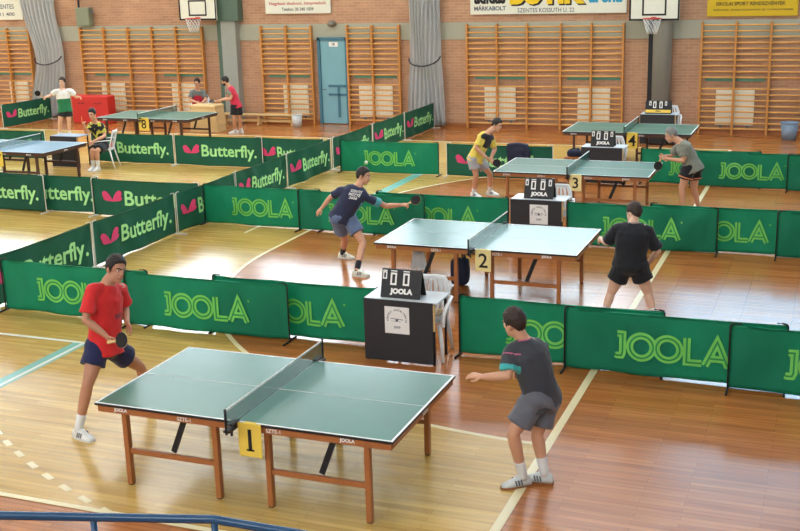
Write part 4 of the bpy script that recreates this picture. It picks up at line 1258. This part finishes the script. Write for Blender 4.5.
    BM = Matrix.Translation(spine(-.12) - fwd * .02) @ Matrix(((hv.x, fwd.x, ax.x, 0), (hv.y, fwd.y, ax.y, 0), (hv.z, fwd.z, ax.z, 0), (0, 0, 0, 1)))
    ellipsoid(bm, (0, 0, 0), (.168 * b, .142 * b, .115), BM)
    for S in 'RL': ellipsoid(bm, J['hip' + S] - fwd * .01, (.118 * b, .122 * b, .12))
    for S, sg in (('R', 1), ('L', -1)):
        hp, kn, an = J['hip' + S], J['kn' + S], J['an' + S]
        if long_trousers:
            tube(bm, [hp.lerp(spine(0), .2), hp, hp.lerp(kn, .5), kn, kn.lerp(an, .5), an], [.11, .108, .095, .075, .068, .062], hv, n=16, cap='flat')
        else:
            tube(bm, [hp.lerp(spine(0), .2), hp, hp.lerp(kn, short_len * .5), hp.lerp(kn, short_len)], [.112 * b, .112 * b, .112 * b, .116 * b], hv, n=16, cap='flat')
    me = remesh(bm, max(voxel, .01), 3)
    for v in me.vertices:
        v.co += v.normal * (.010 * noise.noise(v.co * 8 + Vector((3, 1, 2))) + .004 * noise.noise(v.co * 20))
    obj_me('shorts' if not long_trousers else 'trousers', me, shorts_mats or shorts, root)
    if shorts_fn:
        for p in me.polygons:
            best = 0; c = p.center
            for S, sg in (('R', 1), ('L', -1)):
                hp, kn = J['hip' + S], J['kn' + S]; dd = kn - hp; q = (c - hp).dot(dd) / dd.length_squared
                out = (c - hp.lerp(kn, max(0, q))).dot(hv) * sg
                if (c - hp - dd * q).length < .14: best = max(best, 0) if best else 0; 
                r = shorts_fn(q, out)
                if (c - hp - dd * q).length < .15 and q > 0 and r: best = r
            p.material_index = best
    # --- socks and shoes
    for S in 'RL':
        an, kn = J['an' + S], J['kn' + S]
        if sockh and not long_trousers:
            d = (kn - an).normalized(); bm = bmesh.new()
            tube(bm, [an - Vector((0, 0, .02)), an + d * .03, an + d * (sockh - .01), an + d * sockh], [.042, .042, .046, .044], hv, n=14, cap='flat'); obj('sock', bm, sock, root, True)
        make_shoe(an, J['toe' + S], shoe or [M['white']], root, 1, solem)
    return root, J, base

def bat(label, pos, axis, normal, rub, k=1.0):
    """handle end at pos, blade along axis, flat side facing normal"""
    pos = V(pos); a = V(axis).normalized(); n_ = V(normal); n_ = (n_ - a * n_.dot(a)).normalized(); s = a.cross(n_).normalized()
    root = thing('table_tennis_bat', label, 'bat', pos, group='table tennis bats')
    def disc(bm, r, t0, t1):
        c = a * (.10 + .078); m_ = 28; lo, hi = [], []
        for q in range(m_):
            an = 2 * PI * q / m_; p = c + a * (.08 * r * math.cos(an)) + s * (.075 * r * math.sin(an))
            lo.append(bm.verts.new(p + n_ * t0)); hi.append(bm.verts.new(p + n_ * t1))
        for q in range(m_): bm.faces.new((lo[q], lo[(q + 1) % m_], hi[(q + 1) % m_], hi[q]))
        bm.faces.new(lo[::-1]); bm.faces.new(hi)
    bm = bmesh.new(); disc(bm, 1.0, -.003, .003); tube(bm, [a * .08, a * .11], [(.014, .003), (.026, .003)], s, n=8, cap='flat'); obj('blade', bm, WOODH, root)
    for t0, t1, m_ in ((.003, .007, rub[0]), (-.007, -.003, rub[1])):
        bm = bmesh.new(); disc(bm, .975, t0, t1); obj('rubber', bm, m_, root)
    bm = bmesh.new(); tube(bm, [a * -.01, a * .04, a * .095], [(.017, .012), (.013, .01), (.014, .011)], s, n=12); obj('handle', bm, WOODH, root, True)
    return root
JOINTS = {
    'red': dict(head=(-6.340,8.648,1.567), neck=(-6.395,8.580,1.462), shR=(-6.459,8.380,1.433), shL=(-6.377,8.783,1.348), elR=(-6.465,8.275,1.159), wrR=(-6.287,8.310,1.016), elL=(-6.407,8.823,1.120), wrL=(-6.284,8.665,1.035), pel=(-6.461,8.530,0.858), hipR=(-6.484,8.399,0.848), hipL=(-6.452,8.650,0.768), knR=(-6.487,8.233,0.521), anR=(-6.580,8.150,0.085), toeR=(-6.490,8.130,0.085), knL=(-6.392,8.960,0.459), anL=(-6.430,9.160,0.085), toeL=(-6.270,9.160,0.085)),
    'grey': dict(head=(-2.360,8.471,1.438), neck=(-2.297,8.488,1.310), shL=(-2.380,8.362,1.239), shR=(-2.155,8.629,1.208), elL=(-2.353,8.266,1.051), wrL=(-2.564,8.262,1.021), elR=(-2.246,8.687,0.984), wrR=(-2.334,8.788,0.858), pel=(-2.145,8.528,0.813), hipL=(-2.180,8.436,0.817), hipR=(-2.108,8.620,0.755), knL=(-2.334,8.343,0.515), anL=(-2.280,8.460,0.085), toeL=(-2.390,8.380,0.085), knR=(-2.188,8.568,0.441), anR=(-2.120,8.570,0.085), toeR=(-2.230,8.570,0.085)),
    'navy': dict(head=(-6.420,14.885,1.355), neck=(-6.464,14.811,1.233), shR=(-6.323,14.874,1.048), shL=(-6.747,14.684,1.170), elR=(-6.169,15.107,0.874), wrR=(-5.984,15.245,0.870), elL=(-6.908,14.777,1.040), wrL=(-7.036,14.719,0.879), pel=(-6.694,14.708,0.809), hipR=(-6.628,14.771,0.739), hipL=(-6.764,14.644,0.759), knL=(-6.805,14.987,0.343), anL=(-6.950,15.200,0.085), toeL=(-6.760,15.190,0.085), knR=(-6.380,14.684,0.395), anR=(-6.320,14.290,0.085), toeR=(-6.130,14.290,0.085)),
    'black': dict(head=(-2.205,13.230,1.368), neck=(-2.184,13.153,1.288), shL=(-2.413,13.114,1.197), shR=(-1.998,13.184,1.193), elL=(-2.510,13.200,0.986), wrL=(-2.626,13.413,0.979), elR=(-1.905,13.250,0.913), wrR=(-2.042,13.400,0.704), pel=(-2.218,13.147,0.794), hipL=(-2.298,13.134,0.729), hipR=(-2.124,13.163,0.734), knL=(-2.441,13.160,0.371), anL=(-2.510,13.050,0.085), toeL=(-2.620,13.190,0.085), knR=(-2.006,13.233,0.385), anR=(-1.900,13.150,0.085), toeR=(-1.960,13.380,0.085)),
    'yellow': dict(head=(-5.972,20.270,1.386), neck=(-6.116,20.226,1.256), shR=(-6.231,20.086,1.198), shL=(-6.097,20.357,1.143), elR=(-6.308,20.010,0.980), wrR=(-6.115,20.017,0.815), elL=(-6.061,20.431,0.903), wrL=(-6.089,20.255,0.758), pel=(-6.354,20.153,0.785), hipR=(-6.385,20.060,0.741), hipL=(-6.324,20.245,0.713), knR=(-6.328,20.056,0.457), anR=(-6.420,20.200,0.085), toeR=(-6.280,20.130,0.085), knL=(-6.132,20.325,0.436), anL=(-6.170,20.450,0.085), toeL=(-5.960,20.400,0.085)),
    'old': dict(head=(-2.636,19.410,1.408), neck=(-2.500,19.426,1.306), shL=(-2.384,19.319,1.240), shR=(-2.518,19.575,1.232), elL=(-2.384,19.259,0.994), wrL=(-2.635,19.259,1.019), elR=(-2.650,19.610,0.996), wrR=(-2.730,19.449,1.037), pel=(-2.271,19.453,0.879), hipL=(-2.325,19.366,0.840), hipR=(-2.229,19.539,0.814), knL=(-2.410,19.336,0.513), anL=(-2.380,19.360,0.085), toeL=(-2.490,19.340,0.085), knR=(-2.235,19.558,0.478), anR=(-2.150,19.670,0.085), toeR=(-2.250,19.730,0.085)),
    'ump': dict(head=(-19.966,25.607,1.528), neck=(-19.997,25.621,1.362), shR=(-20.147,25.502,1.304), shL=(-19.795,25.781,1.279), elR=(-20.293,25.450,1.157), wrR=(-20.263,25.219,1.156), elL=(-19.756,25.875,1.090), wrL=(-19.531,25.734,1.109), pel=(-19.980,25.634,0.783), hipR=(-20.047,25.582,0.733), hipL=(-19.922,25.680,0.723), knR=(-20.080,25.492,0.453), anR=(-20.300,25.700,0.085), toeR=(-20.160,25.430,0.085), knL=(-19.893,25.640,0.437), anL=(-20.000,25.750,0.085), toeL=(-19.750,25.510,0.085)),
    'seat': dict(head=(-15.957,21.419,1.253), neck=(-15.971,21.522,1.067), shR=(-16.102,21.523,1.018), shL=(-15.810,21.555,0.997), elR=(-16.061,21.305,0.830), wrR=(-16.009,21.156,1.035), elL=(-15.717,21.499,0.742), wrL=(-15.801,21.187,0.670), pel=(-15.922,21.596,0.512), hipR=(-16.001,21.586,0.488), hipL=(-15.852,21.573,0.494), knR=(-15.824,21.107,0.451), anR=(-15.852,21.124,0.078), toeR=(-15.849,20.963,0.036), knL=(-15.706,21.133,0.451), anL=(-15.728,21.141,0.068), toeL=(-15.732,20.988,0.025)),
    'pink': dict(head=(-15.602,26.913,1.465), neck=(-15.528,26.955,1.327), shL=(-15.392,26.895,1.253), shR=(-15.619,27.076,1.245), elL=(-15.400,26.822,1.005), wrL=(-15.638,26.720,0.972), elR=(-15.682,27.098,0.983), wrR=(-15.837,26.951,0.929), pel=(-15.382,27.039,0.803), hipL=(-15.385,26.956,0.759), hipR=(-15.372,27.125,0.738), knL=(-15.416,26.939,0.419), anL=(-15.520,27.160,0.085), toeL=(-15.650,27.130,0.085), knR=(-15.356,27.135,0.394), anR=(-15.400,27.280,0.085), toeR=(-15.550,27.350,0.085)),
    'lean': dict(head=(-17.228,28.127,1.274), neck=(-17.241,28.178,1.097), shR=(-17.441,28.113,1.016), shL=(-17.102,28.322,1.012), elR=(-17.427,28.005,0.798), wrR=(-17.181,27.921,0.755), elL=(-17.041,28.242,0.777), wrL=(-17.038,28.009,0.732), pel=(-17.377,28.329,0.559), hipR=(-17.425,28.264,0.523), hipL=(-17.291,28.346,0.515), knR=(-17.265,27.870,0.574), anR=(-17.299,27.872,0.185), toeR=(-17.264,27.753,0.144), knL=(-17.024,28.017,0.560), anL=(-17.058,28.020,0.171), toeL=(-16.975,27.930,0.127)),
}
for k in ('seat', 'lean'):
    for s in 'RL':
        x, y, z = JOINTS[k]['an' + s]; JOINTS[k]['an' + s] = (x, y, 0.085)
R_, B_ = M['rubber_red'], M['rubber_black']
# nearest table, left
red = fab('bright_red_jersey', (216, 46, 46)); nv = fab('navy_shorts_cloth', (36, 40, 78)); 
pr, J, b0 = person('red', 'person in a bright red t-shirt and navy shorts crouching left of the nearest table', JOINTS['red'], SK2, HAIRK, red, nv,
       [(0.9, -.35, -.12)], hs=1.05, voxel=.008, sleeve=.78, short_len=.5, hem=-.2, bulk=1.05, grip='R', shirt_mats=[red, fab('grey_chest_print', (150, 52, 56)), M['text_black']],
       shirt_fn=lambda t, u, w, sl: 1 if (w > .05 and .42 < t < .5 and abs(u + .05) < .05) else 0, sockh=.16,
       hand_dirs={'R': ((.55, .1, -.75), (.3, .6, .3)), 'L': ((.6, -.3, -.6), (.4, -.4, -.5))}, shoe=[M['white'], M['text_grey']])
w = V(JOINTS['red']['wrR'])
bat('black bat held low by the player in the red shirt', w + V((.05, -.02, -.06)), (.9, -.15, .25), (.2, -.9, .35), (B_, R_))
# nearest table, right
dg = fab('charcoal_jersey', (64, 66, 72)); pk = fab('pink_trim', (206, 110, 140)); te = fab('teal_cuff', (72, 178, 178)); gs = fab('grey_shorts_cloth', (102, 104, 112))
pr, J, b0 = person('grey', 'person in charcoal shirt and grey shorts seen from behind, right of the nearest table', JOINTS['grey'], SK1, HAIRB, dg, gs,
       [(-.9, .4, -.12)], hs=1.0, voxel=.008, sleeve=.8, short_len=.72, grip='R', collar=pk, shirt_mats=[dg, te, pk],
       shirt_fn=lambda t, u, w, sl: 1 if abs(sl) > .58 else (2 if .10 < abs(sl) < .16 else 0), sockh=.17, solem=SOLE, shoe=[M['bin'], M['text_grey']],
       hand_dirs={'L': ((-1, .05, .05), (.1, .3, -.9)), 'R': ((-.9, .2, .1), (.1, -.9, 0))}, bow=.06)
w = V(JOINTS['grey']['wrR'])
bat('red and black bat held in front of the charcoal shirted player', w + V((-.05, .02, .03)), (.1, .25, .9), (-.9, .2, .1), (R_, B_))
# second table, left
nvs = fab('navy_jersey', (52, 58, 84)); bl = fab('slate_blue_shorts', (104, 120, 152)); tq = fab('turquoise_side', (90, 170, 180)); bsock = fab('black_sock', (34, 34, 38))
pr, J, b0 = person('navy', 'person in a navy shirt lunging with an outstretched bat left of table 2', JOINTS['navy'], SK1, HAIRK, nvs, bl,
       [(.95, .05, -.2)], voxel=.01, sleeve=.62, short_len=.6, grip='R', shirt_mats=[nvs, tq], hem=-.23, sock=bsock, sockh=.16, solem=WSOLE, shoe=[M['banner'], M['text_grey']],
       shirt_fn=lambda t, u, w, sl: 1 if (sl > .35 or (sl == 0 and u > .14 and t < .6)) else 0, shorts_mats=[bl, M['white']], shorts_fn=lambda q, out: 1 if (out > .1 and .1 < q < .9) else 0,
       hand_dirs={'R': ((1, .1, .05), (0, .4, -.9)), 'L': ((-.7, -.2, -.7), (.5, .5, 0))})
w = V(JOINTS['navy']['wrR'])
bat('dark bat at the end of the navy player\'s outstretched arm', w + V((.06, .01, .0)), (.8, .25, .38), (.3, -.7, .6), (B_, R_))
# white lettering on the back of the navy shirt
Jn = {k: V(v) for k, v in JOINTS['navy'].items()}
ssn = (Jn['shR'] - Jn['shL']).normalized(); axn = (Jn['neck'] - Jn['pel']).normalized(); fwn = axn.cross(ssn).normalized()
bm = bmesh.new(); text(bm, 'SZENTES', 0, .055, w=.17, h=.04, bold=.03); text(bm, 'MSZTE', 0, 0, w=.17, h=.045, bold=.04); text(bm, '2008', 0, -.05, w=.12, h=.04, bold=.04)
bmesh.ops.subdivide_edges(bm, edges=bm.edges, cuts=1)
cb = Jn['pel'].lerp(Jn['neck'], .68) - b0
shirt = [c for c in pr.children if c.name.startswith('shirt')][0]
def on_surface(me, org, dr):
    from mathutils.bvhtree import BVHTree
    bv = BVHTree.FromPolygons([v.co for v in me.vertices], [tuple(p.vertices) for p in me.polygons])
    return lambda p: bv.ray_cast(p, dr)
rc = on_surface(shirt.data, None, fwn)
for v in bm.verts:
    p = cb + ssn * v.co.x + axn * v.co.z - fwn * .4
    h = rc(p)
    v.co = (h[0] - fwn * .004) if h[0] is not None else p + fwn * .28
obj('shirt_print', bm, M['white'], shirt)
# second table, right
bk = fab('black_jersey', (34, 36, 42)); bks = fab('black_shorts_cloth', (30, 31, 36))
pr, J, b0 = person('black', 'person all in black seen from the back, legs apart, right of table 2', JOINTS['black'], SK3, HAIRB, bk, bks,
       [(-.75, .6, -.05)], voxel=.01, sleeve=.85, short_len=.5, grip='L', collar=fab('grey_collar', (120, 122, 126)), bulk=1.12, sockh=.14, hem=-.12,
       shorts_mats=[bks, M['white']], shorts_fn=lambda q, out: 1 if (out > .122 and .1 < q < .9) else 0, hand_dirs={'R': ((-.2, .4, -.9), (-.8, .3, 0))})
w = V(JOINTS['black']['wrL'])
bat('bat hidden in front of the player in black', w + V((-.0, .07, 0)), (.9, .4, .1), (.1, .2, .9), (R_, B_))
# third table, left
yl = fab('yellow_jersey', (232, 208, 92)); ybk = fab('black_chest_panel', (40, 40, 44)); gy = fab('pale_grey_shorts', (170, 172, 176))
pr, J, b0 = person('yellow', 'person in yellow and black shirt and pale grey shorts bending left of table 3', JOINTS['yellow'], SK1, HAIRK, yl, gy,
       [(.95, -.25, -.25)], hs=.98, voxel=.011, sleeve=.75, short_len=.6, hem=-.2, grip='R', shirt_mats=[yl, ybk], bulk=.95,
       shirt_fn=lambda t, u, w, sl: 1 if (sl == 0 and w > .0 and t > .45 and abs(u) < .17) else 0, sockh=.1, shoe=[M['white'], M['navy']],
       hand_dirs={'R': ((.6, 0, -.7), (.3, .6, .2)), 'L': ((.5, -.3, -.7), (.3, -.6, 0))})
w = V(JOINTS['yellow']['wrR'])
bat('dark bat held in front of the yellow shirted player', w + V((.04, 0, -.05)), (.8, .1, -.3), (.1, -.9, .3), (B_, R_))
# third table, right
og = fab('olive_grey_tshirt', (128, 130, 116)); ob = fab('black_shorts_orange_hem', (30, 30, 34)); orng = fab('orange_hem', (206, 130, 90))
pr, J, b0 = person('old', 'grey haired person in olive grey t-shirt and black shorts at the right of table 3', JOINTS['old'], SK1, HAIRG, og, ob,
       [(-.9, -.25, -.3)], voxel=.011, sleeve=.72, short_len=.52, grip='R', bulk=1.08, hem=-.24, sockh=.0, shorts_mats=[ob, orng], shorts_fn=lambda q, out: 1 if .40 < q < .46 else 0,
       hand_dirs={'L': ((-.9, .2, .1), (.2, .8, .2)), 'R': ((-.7, -.4, -.2), (.3, -.6, .3))})
w = V(JOINTS['old']['wrR'])
bat('bat held at table height by the grey haired player', w + V((-.05, -.03, 0)), (-.25, -.3, -.8), (.3, -.8, .4), (B_, R_))
# umpires and players at the far left
wh = fab('white_polo', (234, 232, 228), .04); gr = fab('green_lower_shirt', (38, 120, 76)); dk = fab('dark_shorts_cloth', (34, 40, 44))
pr, J, b0 = person('ump', 'person in a white and green polo shirt and dark shorts standing behind the blue table', JOINTS['ump'], SK3, HAIRB, wh, dk,
       [(.25, -.95, -.1)], voxel=.012, sleeve=.6, short_len=.55, shirt_mats=[wh, gr], shirt_fn=lambda t, u, w, sl: 1 if (sl == 0 and t < .5) else 0, bulk=1.05, grip='R', sockh=.1)
w = V(JOINTS['ump']['wrR'])
bat('dark bat in the hand of the person in the white and green polo', w + V((-.03, -.06, 0)), (-.5, -.5, .6), (.5, -.8, .1), (B_, R_))
bsh = fab('black_patterned_jersey', (34, 36, 38)); yp = fab('yellow_green_pattern', (196, 190, 70))
def seat_pat(t, u, w, sl):
    return 1 if (noise.noise(Vector((t * 6 + 3, u * 14, w * 9))) > .12 and t > .3) else 0
pr, J, b0 = person('seat', 'person in a black shirt with yellow pattern sitting at the desk behind the blue table', JOINTS['seat'], SK1, HAIRK, bsh, dk,
       [(.15, -.95, -.1)], voxel=.012, sleeve=.7, short_len=.8, shirt_mats=[bsh, yp], shirt_fn=seat_pat, grip='R', sockh=.16, bow=.05)
w = V(JOINTS['seat']['wrR'])
bm = bmesh.new(); tube(bm, [w + V((-.01, -.05, .03)), w + V((.0, -.06, .2))], .006, n=8)
tag(obj('pencil', bm, M['orange']), 'pale pencil in the raised hand of the seated umpire', 'pencil')
ps = fab('crimson_jersey', (208, 50, 74)); gp = fab('grey_green_side_panel', (130, 138, 120)); 
pr, J, b0 = person('pink', 'bearded person in a crimson shirt and black shorts standing right of table 8', JOINTS['pink'], SK1, HAIRK, ps, bks,
       [(-.95, -.1, -.12)], voxel=.012, sleeve=.55, short_len=.62, shirt_mats=[ps, gp], shirt_fn=lambda t, u, w, sl: 1 if (w > .07 and t > .5) else 0, beard=HAIRK, sockh=.08, grip='L')
w = V(JOINTS['pink']['wrR'])
bat('dark bat held by the bearded person in the crimson shirt', w + V((-.05, -.02, 0)), (-.85, -.2, -.1), (.1, -.3, .9), (B_, R_))
gg = fab('grey_jersey', (112, 116, 112)); 
pr, J, b0 = person('lean', 'person in a grey and red shirt sitting behind the pale wooden box', JOINTS['lean'], SK1, HAIRB, gg, dk,
       [(.2, -.95, -.1)], voxel=.012, sleeve=.7, short_len=.7, shirt_mats=[gg, ps], shirt_fn=lambda t, u, w, sl: 1 if (sl == 0 and w > 0 and t < .72) else 0, bow=.05)

# ------------------------------------------------------------------ camera
cam = bpy.data.cameras.new('camera'); co = bpy.data.objects.new('camera', cam); COL.objects.link(co)
H_, F_, PIT, ROLL, YAW = 4.2607, 1120.33, 0.25806, -0.0282, 0.3765
fw = Vector((-math.sin(YAW) * math.cos(PIT), math.cos(YAW) * math.cos(PIT), -math.sin(PIT)))
r0 = Vector((math.cos(YAW), math.sin(YAW), 0)); u0 = r0.cross(fw)
rr = r0 * math.cos(ROLL) + u0 * math.sin(ROLL); uu = u0 * math.cos(ROLL) - r0 * math.sin(ROLL)
bk_ = -fw
co.matrix_world = Matrix(((rr.x, uu.x, bk_.x, 0), (rr.y, uu.y, bk_.y, 0), (rr.z, uu.z, bk_.z, H_), (0, 0, 0, 1)))
cam.sensor_width = 36; cam.lens = 36 * F_ / 800; cam.clip_end = 200; cam.clip_start = .05
scene.camera = co

# ------------------------------------------------------------------ world and view
wd = bpy.data.worlds.new('world'); scene.world = wd; wd.use_nodes = True
wd.node_tree.nodes['Background'].inputs[0].default_value = (.75, .85, 1, 1); wd.node_tree.nodes['Background'].inputs[1].default_value = .6
scene.view_settings.view_transform = 'Standard'; scene.view_settings.look = 'None'
scene.view_settings.exposure = -0.75; scene.view_settings.gamma = 1.0; scene.view_settings.use_curve_mapping = False
try:
    scene.cycles.use_denoising = True
    scene.cycles.max_bounces = 6; scene.cycles.diffuse_bounces = 3; scene.cycles.glossy_bounces = 3; scene.cycles.sample_clamp_indirect = 6
except Exception: pass
